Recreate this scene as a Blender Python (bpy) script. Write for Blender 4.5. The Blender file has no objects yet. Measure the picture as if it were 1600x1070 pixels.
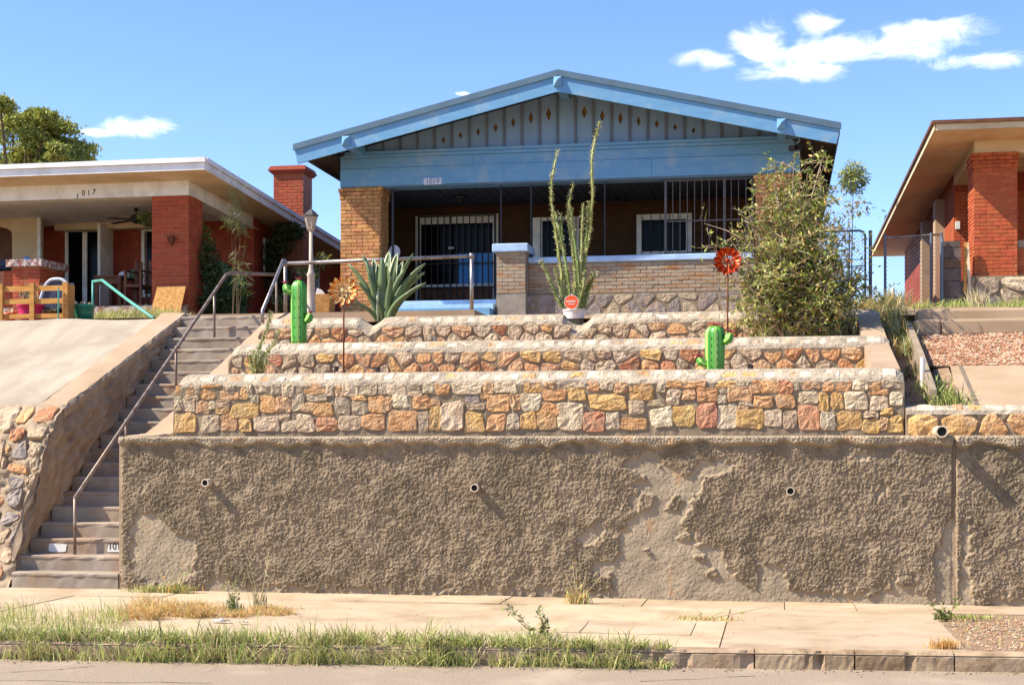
import bpy, bmesh, math, random
import numpy as np
from mathutils import Vector, Matrix

# ------------------------------------------------------------------ camera
SC = bpy.context.scene
COL = SC.collection
F = 2270.0; PSI = math.radians(10.36); CZ = 1.62; HOR = 700.0
cam_d = bpy.data.cameras.new('camera'); cam = bpy.data.objects.new('camera', cam_d)
COL.objects.link(cam); SC.camera = cam
cam.location = (0, 0, CZ); cam.rotation_euler = (math.radians(90), 0, PSI)
cam_d.sensor_fit = 'HORIZONTAL'; cam_d.sensor_width = 36.0
cam_d.lens = F / 1600 * 36.0; cam_d.shift_y = (HOR - 535) / 1600.0
cam_d.clip_end = 2000
def at(px, py, Y):
    """measure: the point that shows at this pixel of the photograph at depth Y -> X, Z"""
    a = math.atan((px - 800) / F) - PSI
    X = Y * math.tan(a)
    dep = Y * math.cos(PSI) - X * math.sin(PSI)
    return X, CZ + (HOR - py) / F * dep
def ax(px, Y): return at(px, 700, Y)[0]
def az(px, py, Y): return at(px, py, Y)[1]

# ------------------------------------------------------------------ sky, sun, exposure
SUN = Vector((1.0, 0.36, -1.05)).normalized()
el = math.asin(-SUN.z); sun_az = math.atan2(-SUN.x, -SUN.y)   # clockwise from +Y
W = bpy.data.worlds.new('World'); SC.world = W; W.use_nodes = True
wt = W.node_tree; wn = wt.nodes; wl = wt.links; wn.clear()
out = wn.new('ShaderNodeOutputWorld'); bg = wn.new('ShaderNodeBackground')
sky = wn.new('ShaderNodeTexSky'); sky.sky_type = 'NISHITA'; sky.sun_disc = False
sky.sun_elevation = el; sky.sun_rotation = sun_az
sky.altitude = 1200; sky.air_density = 1.0; sky.dust_density = 0.6; sky.ozone_density = 3.0
bg.inputs['Strength'].default_value = 0.138
def wmath(op, a, b=None, c=None):
    n = wn.new('ShaderNodeMath'); n.operation = op
    for i, v in enumerate((a, b, c)):
        if v is None: continue
        if isinstance(v, (int, float)): n.inputs[i].default_value = v
        else: wl.new(v, n.inputs[i])
    return n.outputs[0]
tc = wn.new('ShaderNodeTexCoord'); sep = wn.new('ShaderNodeSeparateXYZ'); wl.new(tc.outputs['Generated'], sep.inputs[0])
wx, wy, wz = sep.outputs
azm = wmath('ARCTAN2', wx, wy)
elv = wmath('ARCSINE', wz)
cmb = wn.new('ShaderNodeCombineXYZ')
wl.new(wmath('MULTIPLY', azm, 26.0), cmb.inputs[0]); wl.new(wmath('MULTIPLY', elv, 60.0), cmb.inputs[1])
nz = wn.new('ShaderNodeTexNoise'); nz.inputs['Scale'].default_value = 1.0; nz.inputs['Detail'].default_value = 8; nz.inputs['Roughness'].default_value = 0.62
nz.inputs['Distortion'].default_value = 0.6
wl.new(cmb.outputs[0], nz.inputs['Vector'])
clouds = [(1345, 78, 190, 30), (1190, 66, 62, 34), (1110, 92, 58, 18), (1450, 50, 120, 24), (1535, 95, 82, 18),
          (1255, 112, 110, 20), (1278, 36, 42, 22), (212, 199, 66, 18), (150, 207, 38, 8), (722, 147, 14, 4)]
ell = []
for (px, py, a, b) in clouds:
    t = (px - 800) / F
    ell.append((math.atan(t) - PSI, math.atan((HOR - py) / F / math.sqrt(1 + t * t)), a / F, b / F))
rc = random.Random(4)
for k in range(6):      # the sky goes on in the same way to both sides and behind
    ell.append((rc.choice([-1, 1]) * rc.uniform(.55, 3.0), rc.uniform(.12, .6), rc.uniform(.05, .16), rc.uniform(.01, .03)))
best = None
for (a0, e0, sa, sb) in ell:
    u = wmath('MULTIPLY', wmath('SUBTRACT', azm, a0), 1 / sa)
    v = wmath('MULTIPLY', wmath('SUBTRACT', elv, e0), 1 / sb)
    d = wmath('SQRT', wmath('ADD', wmath('MULTIPLY', u, u), wmath('MULTIPLY', v, v)))
    m = wmath('SUBTRACT', 1.0, d)
    best = m if best is None else wmath('MAXIMUM', best, m)
dens = wmath('ADD', wmath('MULTIPLY', best, 0.95), wmath('MULTIPLY', wmath('SUBTRACT', nz.outputs['Fac'], 0.5), 2.3))
mr = wn.new('ShaderNodeMapRange'); mr.interpolation_type = 'SMOOTHSTEP'
wl.new(dens, mr.inputs['Value']); mr.inputs['From Min'].default_value = 0.0; mr.inputs['From Max'].default_value = 1.0
mr.inputs['To Max'].default_value = 0.95
hs = wn.new('ShaderNodeHueSaturation'); hs.inputs['Saturation'].default_value = 1.15; hs.inputs['Value'].default_value = 1.0; hs.inputs['Hue'].default_value = 0.513
wl.new(sky.outputs[0], hs.inputs['Color'])
mx = wn.new('ShaderNodeMix'); mx.data_type = 'RGBA'
wl.new(mr.outputs[0], mx.inputs['Factor']); wl.new(hs.outputs[0], mx.inputs['A']); mx.inputs['B'].default_value = (6.0, 6.1, 6.3, 1)
wl.new(mx.outputs['Result'], bg.inputs['Color']); wl.new(bg.outputs[0], out.inputs['Surface'])
sl = bpy.data.lights.new('sun', 'SUN'); so = bpy.data.objects.new('sun', sl); COL.objects.link(so)
sl.energy = 5.0; sl.angle = math.radians(0.53); sl.color = (1.0, 0.92, 0.80)
so.rotation_euler = SUN.to_track_quat('-Z', 'Y').to_euler(); so.location = (-20, -5, 30)
SC.view_settings.view_transform = 'Standard'; SC.view_settings.look = 'None'
SC.view_settings.exposure = 1.06; SC.view_settings.gamma = 1.0
W.cycles.sampling_method = 'MANUAL'; W.cycles.sample_map_resolution = 512
SC.cycles.use_denoising = True; SC.cycles.max_bounces = 8; SC.cycles.diffuse_bounces = 5

# ------------------------------------------------------------------ helpers
R = random.Random(11)
def hexc(h):
    c = [int(h[i:i + 2], 16) / 255 for i in (0, 2, 4)]
    return tuple(((x + .055) / 1.055) ** 2.4 if x > .04045 else x / 12.92 for x in c)
MATS = {}
def mat(name, col, col2=None, rough=.85, scale=3., mixlo=.35, mixhi=.65, bump=.3, bscale=40., bdist=.01, rnd=0., metal=0., spec=.3,
        stretch=(1, 1, 1), stain=None, sscale=.8, detail=6., trans=0., bump2=0., b2scale=8., voro=0., vscale=20., emit=0.):
    """procedural surface: two colours mixed by noise in world space, optional stains, per-object variation, bump"""
    m = bpy.data.materials.new(name); m.use_nodes = True; MATS[name] = m
    t = m.node_tree; n = t.nodes; l = t.links; p = n['Principled BSDF']
    p.inputs['Roughness'].default_value = rough; p.inputs['Metallic'].default_value = metal
    p.inputs['Specular IOR Level'].default_value = spec
    col = hexc(col) if isinstance(col, str) else col
    col2 = tuple(c * .72 for c in col) if col2 is None else (hexc(col2) if isinstance(col2, str) else col2)
    g = n.new('ShaderNodeNewGeometry'); mp = n.new('ShaderNodeMapping'); mp.inputs['Scale'].default_value = stretch
    l.new(g.outputs['Position'], mp.inputs['Vector'])
    nt = n.new('ShaderNodeTexNoise'); nt.inputs['Scale'].default_value = scale; nt.inputs['Detail'].default_value = detail; nt.inputs['Roughness'].default_value = .6
    l.new(mp.outputs[0], nt.inputs['Vector'])
    r = n.new('ShaderNodeMapRange'); r.inputs['From Min'].default_value = mixlo; r.inputs['From Max'].default_value = mixhi
    l.new(nt.outputs['Fac'], r.inputs['Value'])
    mixn = n.new('ShaderNodeMix'); mixn.data_type = 'RGBA'; l.new(r.outputs[0], mixn.inputs['Factor'])
    mixn.inputs['A'].default_value = (*col, 1); mixn.inputs['B'].default_value = (*col2, 1)
    c = mixn.outputs['Result']
    if stain:
        sc_ = hexc(stain) if isinstance(stain, str) else stain
        n2 = n.new('ShaderNodeTexNoise'); n2.inputs['Scale'].default_value = sscale; n2.inputs['Detail'].default_value = 7; n2.inputs['Roughness'].default_value = .65
        l.new(g.outputs['Position'], n2.inputs['Vector'])
        r2 = n.new('ShaderNodeMapRange'); r2.inputs['From Min'].default_value = .5; r2.inputs['From Max'].default_value = .66; r2.inputs['To Max'].default_value = .75
        l.new(n2.outputs['Fac'], r2.inputs['Value'])
        m2 = n.new('ShaderNodeMix'); m2.data_type = 'RGBA'; l.new(r2.outputs[0], m2.inputs['Factor']); l.new(c, m2.inputs['A']); m2.inputs['B'].default_value = (*sc_, 1)
        c = m2.outputs['Result']
    if rnd:
        oi = n.new('ShaderNodeObjectInfo'); r3 = n.new('ShaderNodeMapRange'); r3.inputs['To Min'].default_value = 1 - rnd; r3.inputs['To Max'].default_value = 1 + rnd * .8
        l.new(oi.outputs['Random'], r3.inputs['Value'])
        h = n.new('ShaderNodeHueSaturation'); l.new(r3.outputs[0], h.inputs['Value']); l.new(c, h.inputs['Color'])
        r4 = n.new('ShaderNodeMapRange'); r4.inputs['To Min'].default_value = .5 - rnd * .04; r4.inputs['To Max'].default_value = .5 + rnd * .04
        ml = n.new('ShaderNodeMath'); ml.operation = 'MULTIPLY'; ml.inputs[1].default_value = 7.31; l.new(oi.outputs['Random'], ml.inputs[0])
        fr = n.new('ShaderNodeMath'); fr.operation = 'FRACT'; l.new(ml.outputs[0], fr.inputs[0]); l.new(fr.outputs[0], r4.inputs['Value']); l.new(r4.outputs[0], h.inputs['Hue'])
        c = h.outputs[0]
    l.new(c, p.inputs['Base Color'])
    hgt = None
    if bump:
        nb = n.new('ShaderNodeTexNoise'); nb.inputs['Scale'].default_value = bscale; nb.inputs['Detail'].default_value = 5; l.new(g.outputs['Position'], nb.inputs['Vector'])
        hgt = nb.outputs['Fac']
        if bump2:
            n3 = n.new('ShaderNodeTexNoise'); n3.inputs['Scale'].default_value = b2scale; n3.inputs['Detail'].default_value = 3; l.new(g.outputs['Position'], n3.inputs['Vector'])
            a_ = n.new('ShaderNodeMath'); a_.operation = 'MULTIPLY_ADD'; l.new(n3.outputs['Fac'], a_.inputs[0]); a_.inputs[1].default_value = bump2; l.new(hgt, a_.inputs[2]); hgt = a_.outputs[0]
        if voro:
            vn = n.new('ShaderNodeTexVoronoi'); vn.inputs['Scale'].default_value = vscale; l.new(g.outputs['Position'], vn.inputs['Vector'])
            a_ = n.new('ShaderNodeMath'); a_.operation = 'MULTIPLY_ADD'; l.new(vn.outputs['Distance'], a_.inputs[0]); a_.inputs[1].default_value = voro; l.new(hgt, a_.inputs[2]); hgt = a_.outputs[0]
        b = n.new('ShaderNodeBump'); b.inputs['Strength'].default_value = bump; b.inputs['Distance'].default_value = bdist
        l.new(hgt, b.inputs['Height']); l.new(b.outputs[0], p.inputs['Normal'])
    if trans:
        tr = n.new('ShaderNodeBsdfTranslucent'); l.new(c, tr.inputs['Color']); ms = n.new('ShaderNodeMixShader'); ms.inputs[0].default_value = trans
        l.new(p.outputs[0], ms.inputs[1]); l.new(tr.outputs[0], ms.inputs[2]); l.new(ms.outputs[0], n['Material Output'].inputs['Surface'])
    return m

def wloc(o):
    v = Vector((0, 0, 0))
    while o is not None: v += o.location; o = o.parent
    return v
def tag(o, label=None, cat=None, group=None, kind=None):
    if label: o['label'] = label
    if cat: o['category'] = cat
    if group: o['group'] = group
    if kind: o['kind'] = kind
    return o
def thing(name, label, cat, loc=(0, 0, 0), group=None):
    o = bpy.data.objects.new(name, None); COL.objects.link(o); o.location = loc; o.empty_display_size = .2
    return tag(o, label, cat, group)
class MB:
    def __init__(s): s.v = []; s.f = []; s.m = []
    def add(s, vs, fs, mi=0):
        b = len(s.v); s.v += [tuple(x) for x in vs]; s.f += [tuple(i + b for i in f) for f in fs]; s.m += [mi] * len(fs); return s
    def box(s, x0, x1, y0, y1, z0, z1, mi=0):
        return s.add([(x0, y0, z0), (x1, y0, z0), (x1, y1, z0), (x0, y1, z0), (x0, y0, z1), (x1, y0, z1), (x1, y1, z1), (x0, y1, z1)],
                     [(0, 3, 2, 1), (4, 5, 6, 7), (0, 1, 5, 4), (1, 2, 6, 5), (2, 3, 7, 6), (3, 0, 4, 7)], mi)
    def bar(s, a, b, w, h, up=(0, 0, 1), mi=0):
        a = Vector(a); b = Vector(b); d = (b - a).normalized(); u = Vector(up)
        if abs(d.dot(u)) > .99: u = Vector((0, 1, 0))
        sd = d.cross(u).normalized() * w / 2; u2 = sd.cross(d).normalized() * h / 2
        vs = [p + i * sd + j * u2 for p in (a, b) for (i, j) in ((-1, -1), (1, -1), (1, 1), (-1, 1))]
        return s.add(vs, [(3, 2, 1, 0), (4, 5, 6, 7), (0, 1, 5, 4), (1, 2, 6, 5), (2, 3, 7, 6), (3, 0, 4, 7)], mi)
    def tube(s, pts, r, n=8, mi=0, cap=True):
        pts = [Vector(p) for p in pts]; rs = r if isinstance(r, (list, tuple)) else [r] * len(pts)
        vs = []; fs = []
        d0 = (pts[1] - pts[0]).normalized(); u = Vector((0, 0, 1)) if abs(d0.z) < .9 else Vector((1, 0, 0))
        for i, p in enumerate(pts):
            d = (pts[min(i + 1, len(pts) - 1)] - pts[max(i - 1, 0)]).normalized()
            u = (u - d * u.dot(d)).normalized(); w = d.cross(u)
            for k in range(n):
                an = 2 * math.pi * k / n; vs.append(p + (u * math.cos(an) + w * math.sin(an)) * rs[i])
        for i in range(len(pts) - 1):
            for k in range(n):
                k2 = (k + 1) % n; fs.append((i * n + k, i * n + k2, (i + 1) * n + k2, (i + 1) * n + k))
        if cap: fs.append(tuple(range(n - 1, -1, -1))); fs.append(tuple((len(pts) - 1) * n + k for k in range(n)))
        return s.add(vs, fs, mi)
    def lathe(s, prof, c=(0, 0, 0), n=16, mi=0, sx=1., sy=1.):
        vs = []; fs = []
        for (r, z) in prof:
            for k in range(n):
                a = 2 * math.pi * k / n; vs.append((c[0] + r * sx * math.cos(a), c[1] + r * sy * math.sin(a), c[2] + z))
        for i in range(len(prof) - 1):
            for k in range(n):
                k2 = (k + 1) % n; fs.append((i * n + k, i * n + k2, (i + 1) * n + k2, (i + 1) * n + k))
        fs.append(tuple(range(n - 1, -1, -1))); fs.append(tuple((len(prof) - 1) * n + k for k in range(n)))
        return s.add(vs, fs, mi)
    def prism(s, poly, off, mi=0):
        poly = [Vector(p) for p in poly]; off = Vector(off); n = len(poly)
        return s.add(poly + [p + off for p in poly], [tuple(range(n - 1, -1, -1)), tuple(range(n, 2 * n))] + [(i, (i + 1) % n, n + (i + 1) % n, n + i) for i in range(n)], mi)
    def loft(s, rings, mi=0, cap=True):
        n = len(rings[0]); vs = [p for r in rings for p in r]; fs = []
        for i in range(len(rings) - 1):
            for k in range(n):
                k2 = (k + 1) % n; fs.append((i * n + k, i * n + k2, (i + 1) * n + k2, (i + 1) * n + k))
        if cap: fs.append(tuple(range(n - 1, -1, -1))); fs.append(tuple((len(rings) - 1) * n + k for k in range(n)))
        return s.add(vs, fs, mi)
    def build(s, name, m, parent=None, smooth=False, recalc=True):
        v = np.array(s.v, dtype=float)
        if parent is not None: off = np.array(wloc(parent)); loc = (0, 0, 0)
        else:
            lo = v.min(0); hi = v.max(0); off = np.array([(lo[0] + hi[0]) / 2, (lo[1] + hi[1]) / 2, lo[2]]); loc = tuple(off)
        me = bpy.data.meshes.new(name); me.from_pydata((v - off).tolist(), [], s.f)
        for mm in (m if isinstance(m, (list, tuple)) else [m]): me.materials.append(MATS[mm] if isinstance(mm, str) else mm)
        if any(s.m): me.polygons.foreach_set('material_index', s.m)
        if recalc:
            bm = bmesh.new(); bm.from_mesh(me); bmesh.ops.recalc_face_normals(bm, faces=bm.faces); bm.to_mesh(me); bm.free()
        if smooth: me.polygons.foreach_set('use_smooth', [True] * len(me.polygons))
        me.update()
        o = bpy.data.objects.new(name, me); COL.objects.link(o); o.location = loc
        if parent is not None: o.parent = parent
        return o
def gridmesh(name, P, m, parent=None, smooth=True, attr=None):
    """P: array (ni, nj, 3) of points -> one sheet"""
    ni, nj, _ = P.shape; v = P.reshape(-1, 3)
    idx = np.arange(ni * nj).reshape(ni, nj)
    f = np.stack([idx[:-1, :-1], idx[1:, :-1], idx[1:, 1:], idx[:-1, 1:]], -1).reshape(-1, 4)
    if parent is not None: off = np.array(wloc(parent)); loc = (0, 0, 0)
    else:
        lo = v.min(0); hi = v.max(0); off = np.array([(lo[0] + hi[0]) / 2, (lo[1] + hi[1]) / 2, lo[2]]); loc = tuple(off)
    me = bpy.data.meshes.new(name); me.from_pydata((v - off).tolist(), [], f.tolist())
    for mm in (m if isinstance(m, (list, tuple)) else [m]): me.materials.append(MATS[mm])
    if smooth: me.polygons.foreach_set('use_smooth', [True] * len(me.polygons))
    if attr is not None:
        a = me.attributes.new('bare', 'FLOAT', 'POINT'); a.data.foreach_set('value', attr.reshape(-1).astype(np.float32))
    me.update(); o = bpy.data.objects.new(name, me); COL.objects.link(o); o.location = loc
    if parent is not None: o.parent = parent
    return o
NR = np.random.RandomState(5)
def fnoise(nx, ny, dx, wl_lo, wl_hi, seed=0):
    """band-limited noise field, wavelengths in metres, about unit variance"""
    rs = np.random.RandomState(seed); w = rs.randn(nx, ny); fx = np.fft.fftfreq(nx, dx)[:, None]; fy = np.fft.fftfreq(ny, dx)[None]
    k = np.sqrt(fx ** 2 + fy ** 2) + 1e-9; msk = np.exp(-(k * wl_lo) ** 2 * .7) * (1 - np.exp(-(k * wl_hi) ** 2 * 1.5))
    r = np.real(np.fft.ifft2(np.fft.fft2(w) * msk)); return (r - r.mean()) / (r.std() + 1e-9)
def in_poly(X, Z, poly):
    ins = np.zeros(X.shape, bool); n = len(poly)
    for i in range(n):
        x1, y1 = poly[i]; x2, y2 = poly[(i + 1) % n]
        if y1 == y2: continue
        c = ((Z > y1) != (Z > y2)) & (X < (x2 - x1) * (Z - y1) / (y2 - y1) + x1); ins ^= c
    return ins

# ------------------------------------------------------------------ materials
mat('concrete_walk', 'b6a285', 'a89375', scale=1.6, stain='927a5c', sscale=1.3, bump=.3, bscale=90, bdist=.005, rnd=.08)
mat('concrete_old', '9a8a74', '7d6d59', scale=2.5, stain='6a5a49', sscale=1.2, bump=.4, bscale=45, bdist=.008, rnd=.06)
mat('concrete_step', '9d8f7e', '887a69', scale=3, stain='8f6f50', sscale=1.6, bump=.35, bscale=50, bdist=.006, rnd=.08)
mat('concrete_pale', 'a89b86', '978a75', scale=1.3, stain='8a7d69', sscale=.8, bump=.3, bscale=60, bdist=.005, stretch=(2.5, .35, 1))
mat('concrete_tan', 'ab9377', '9a8164', scale=1.3, stain='a18a70', sscale=.8, bump=.25, bscale=60, bdist=.004, rnd=.05)
mat('plaster', 'a48f74', '8d785f', scale=2.2, stain='7a6650', sscale=1.5, bump=.5, bscale=18, bdist=.02, bump2=1.0, b2scale=5)
mat('mortar', '8d7c65', '796953', scale=4, bump=.5, bscale=55, bdist=.01)
mat('coping', 'ae9f88', '94866f', scale=7, stain='7d7060', sscale=2.5, bump=.9, bscale=34, bdist=.02)
mat('asphalt', 'a5937b', '7c6d5b', scale=70, stain='ab9a82', sscale=.9, bump=.7, bscale=110, bdist=.01, mixlo=.32, mixhi=.68)
mat('dirt', '9b8266', '7e664c', scale=6, bump=.6, bscale=40, bdist=.02)
mat('gravel_base', 'b08e70', '8d6a4f', scale=14, bump=.6, bscale=60, bdist=.015)
STONE = {'t': ('c8b294', 'ad9677'), 'o': ('c69a6b', 'b07f52'), 'p': ('c09c76', 'aa8058'), 'g': ('b3a185', '9c8a70'), 'r': ('b07456', 'bd8f6c'),
         'y': ('c9a46c', 'b3884f'), 'b': ('b9a283', 'a0886a'), 'w': ('d0bf9f', 'b9a685'), 'k': ('7b7069', '9a8c80'), 'n': ('9a6443', 'b07f58')}
for k, (c1, c2) in STONE.items():
    mat('stone_' + k, c1, c2, scale=7, rnd=.13, bump=1.0, bscale=38, bdist=.02, bump2=1.6, b2scale=12, detail=5, stain='a58a6a', sscale=4)
mat('coping_stone', 'cbbda6', 'b8a388', scale=10, rnd=.16, bump=.7, bscale=35, bdist=.012)
mat('blue_paint', '6898b9', '5e8fb1', scale=5, bump=.12, bscale=40, bdist=.004, rough=.6, stain='86a0b0', sscale=2.6, stretch=(.4, 1, 2))
mat('blue_gable', '7f9bb4', '7692ac', scale=4, bump=.15, bscale=40, bdist=.004, rough=.65, rnd=.05, stretch=(2, 1, .3))
mat('blue_batten', '66727d', '5d6974', rough=.7, rnd=.04)
mat('blue_cap', 'a9c3de', '9cb8d6', scale=6, rough=.6, bump=.15, stain='8ea2b5', sscale=2)
mat('edge_metal', '57707f', '4e6473', rough=.55, bump=.08)
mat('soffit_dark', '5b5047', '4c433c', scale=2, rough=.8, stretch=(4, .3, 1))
mat('shingle', '6b625b', '57504a', scale=20, bump=.5)
mat('brick_tan', 'c99663', 'b37d48', scale=12, rnd=.26, bump=.5, bscale=60, bdist=.006, stain='9c6238', sscale=6)
mat('brick_red', 'a84e2f', '964226', scale=10, rnd=.12, bump=.4, bscale=60, bdist=.005, stain='a9593a', sscale=4)
mat('brick_worn', '9a8a74', '9c6c40', scale=5, mixlo=.5, mixhi=.62, rnd=.14, bump=.6, bscale=40, bdist=.01, stretch=(.5, 1, 5))
mat('brick_mortar', 'a28a68', '8a7353', scale=8, bump=.4)
mat('red_mortar', 'b07a5e', '9a5f45', scale=8, bump=.4)
mat('worn_mortar', '958a7a', '82776a', scale=8, bump=.5)
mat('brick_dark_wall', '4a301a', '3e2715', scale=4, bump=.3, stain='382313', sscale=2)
mat('red_wall', '93402a', '7f3422', scale=3, bump=.3, stain='a2523a', sscale=1.2)
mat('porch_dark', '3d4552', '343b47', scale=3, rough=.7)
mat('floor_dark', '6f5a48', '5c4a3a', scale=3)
mat('white_trim', 'e4e2dc', 'd6d2ca', scale=4, rough=.6, bump=.12, stain='c6c0b6', sscale=2)
mat('cream_trim', 'd9c4a0', 'cdb68f', scale=2, rough=.7, bump=.1, stain='b79c74', sscale=.9)
mat('tan_soffit', 'e6caa2', 'dcbd94', scale=1.5, rough=.75, stretch=(1, .3, 1), stain='c79c6c', sscale=.8)
mat('dark_inside', '14110f', '1b1714', rough=.8)
mat('black_iron', '1d1c20', '2a2729', rough=.55, bump=.1, spec=.4)
mat('bar_iron', '5b524d', '453d3b', rough=.5, scale=14, spec=.5)
mat('galv', 'a39d98', '8a8480', rough=.38, metal=.75, scale=12, stain='6a5a4e', sscale=5)
mat('rail_paint', '8f8377', '6b5547', rough=.5, metal=.35, scale=9)
mat('rust', '6a3b22', '4f2a18', rough=.8, scale=20)
mat('wood_new', 'c28e4a', 'a87436', scale=3, stretch=(1, 1, 6), bump=.25, bscale=30, rnd=.12)
mat('osb', 'b98a4f', '946730', scale=18, bump=.4, bscale=40, rnd=0)
mat('wood_brown', '6d452c', '573421', scale=5, rough=.6, rnd=.1)
mat('wood_grey', '6e6058', '56493f', scale=5, rnd=.2, bump=.3)
mat('plastic_navy', '474c5e', '3d4252', rough=.45)
mat('plastic_teal', '4f9d8a', '458b7a', rough=.4)
mat('plastic_green', '1f7a5c', '196a4f', rough=.35, spec=.5)
mat('plastic_pink', 'd93a72', 'c52e64', rough=.4)
mat('plastic_orange', 'd0561c', 'b94815', rough=.45)
mat('white_plastic', 'd8d5ce', 'c3beb5', rough=.4)
mat('pipe_white', 'd3c3ab', 'bda98e', rough=.5)
mat('cactus_green', '459429', '398222', rough=.4, scale=6, spec=.5, rnd=.05)
mat('cactus_lime', 'a5d268', '97c55a', rough=.4, spec=.5)
mat('cactus_dark', '1c5a18', '174e14', rough=.5)
mat('petal_pink', 'b8315c', '9c2850', rough=.5)
mat('spin_gold', 'd08a2c', 'bb6f1c', rough=.4, metal=.3, scale=20)
mat('spin_orange', 'c85f14', 'b04e0e', rough=.4, metal=.3, scale=20)
mat('spin_cream', 'd9bf8a', 'c9a96c', rough=.4, metal=.2)
mat('spin_red', 'b93a12', '9a2c0c', rough=.4, metal=.3, scale=20)
mat('agave', '53633f', '63734c', rough=.5, scale=4, stretch=(3, 3, .6), bump=.1)
mat('agave_edge', 'c3c79c', 'b3b78c', rough=.5)
mat('euph_light', '8b9150', '9a9a62', rough=.6, scale=18)
mat('euph_dark', '6a7a40', '77864c', rough=.6, scale=18)
mat('thorn', 'c3b496', 'a9987a', rough=.8)
mat('leaf_a', '7f8e3a', '6d7c30', rough=.5, trans=.25, bump=0)
mat('leaf_b', 'a8aa54', '999a48', rough=.5, trans=.25, bump=0)
mat('leaf_c', 'b59a58', 'ad8450', rough=.6, trans=.2, bump=0)
mat('leaf_d', '505a2c', '444f24', rough=.55, trans=.2, bump=0)
mat('leaf_t', 'b0b05a', '98a04a', rough=.6, trans=.3, bump=0)
mat('leaf_t2', '858f46', '707c3c', rough=.6, trans=.3, bump=0)
mat('leaf_dk', '2f4526', '263a1f', rough=.6, trans=.15, bump=0)
mat('leaf_grey', '8b8f6c', '7a7f5c', rough=.6, trans=.2, bump=0)
mat('twig', 'a8977c', '8d7a60', rough=.85, bump=.2)
mat('bark', '6f5a45', '57442f', rough=.9, bump=.5, scale=10)
mat('grass_a', '97a456', '88964a', rough=.6, trans=.3, bump=0)
mat('grass_b', 'b3bd68', 'c0ba72', rough=.6, trans=.3, bump=0)
mat('grass_dry', 'c69a58', 'd2ac6c', rough=.7, trans=.25, bump=0)
mat('grass_straw', 'c9b98a', 'b7a777', rough=.7, trans=.25, bump=0)
mat('lamp_beige', 'b7a694', 'a4937f', rough=.5)
mat('lamp_roof', '5a5552', '4a4643', rough=.5)
mat('sign_orange', 'd8521c', 'd24d18', rough=.45, bump=0)
mat('white_paint', 'd9d6cf', 'cfcbc2', rough=.6, bump=.05, scale=20)
mat('ink', '1f1e1d', '2a2928', rough=.6, bump=0)
mat('ink_grey', '6d6a80', '64617a', rough=.6, bump=0)
mat('plate', 'c9ccd6', 'bdc0cc', rough=.5, bump=0)
mat('white_ink', 'e8e4de', 'e0dcd6', rough=.5, bump=0)
mat('tan_void', 'b58c50', '8a6636', rough=.8, scale=12)
mat('curtain_blue', '5b9ad6', '4f8ecb', rough=.8, scale=3, stretch=(6, 6, .3))
mat('debris', 'b8afa5', '8b5b50', rough=.9, scale=12, mixlo=.45, mixhi=.55)
mat('fan_dark', '2a221e', '221b18', rough=.45)
mat('foil', 'cfd2d6', 'aab0b8', rough=.35)
def glass_mat(name, col):
    m = bpy.data.materials.new(name); m.use_nodes = True; MATS[name] = m; p = m.node_tree.nodes['Principled BSDF']
    p.inputs['Base Color'].default_value = (*hexc(col), 1); p.inputs['Roughness'].default_value = .12; p.inputs['Specular IOR Level'].default_value = .08
glass_mat('glass_dark', '0e0e0f'); glass_mat('glass_lamp', 'a59a85')
def stucco_mat():
    m = mat('stucco', '8f7c63', '786750', scale=9, bump=.5, bscale=70, bdist=.008, bump2=.6, b2scale=35, stain='62553f', sscale=1.1, stretch=(1, 1, .45))
    n = m.node_tree.nodes; l = m.node_tree.links; p = n['Principled BSDF']
    base = p.inputs['Base Color'].links[0].from_socket
    a = n.new('ShaderNodeAttribute'); a.attribute_name = 'bare'
    nt = n.new('ShaderNodeTexNoise'); nt.inputs['Scale'].default_value = 3.2; nt.inputs['Detail'].default_value = 7
    g = n.new('ShaderNodeNewGeometry'); l.new(g.outputs['Position'], nt.inputs['Vector'])
    cr = n.new('ShaderNodeValToRGB'); l.new(nt.outputs['Fac'], cr.inputs[0])
    cr.color_ramp.elements[0].position = .36; cr.color_ramp.elements[0].color = (*hexc('8d7d66'), 1)
    cr.color_ramp.elements[1].position = .62; cr.color_ramp.elements[1].color = (*hexc('a08e74'), 1)
    e = cr.color_ramp.elements.new(.70); e.color = (*hexc('a8825c'), 1)
    mx_ = n.new('ShaderNodeMix'); mx_.data_type = 'RGBA'; l.new(a.outputs['Fac'], mx_.inputs['Factor']); l.new(base, mx_.inputs['A']); l.new(cr.outputs[0], mx_.inputs['B'])
    l.new(mx_.outputs['Result'], p.inputs['Base Color'])
stucco_mat()

mat('crack', '695c4b', '796b58', bump=0)
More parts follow.
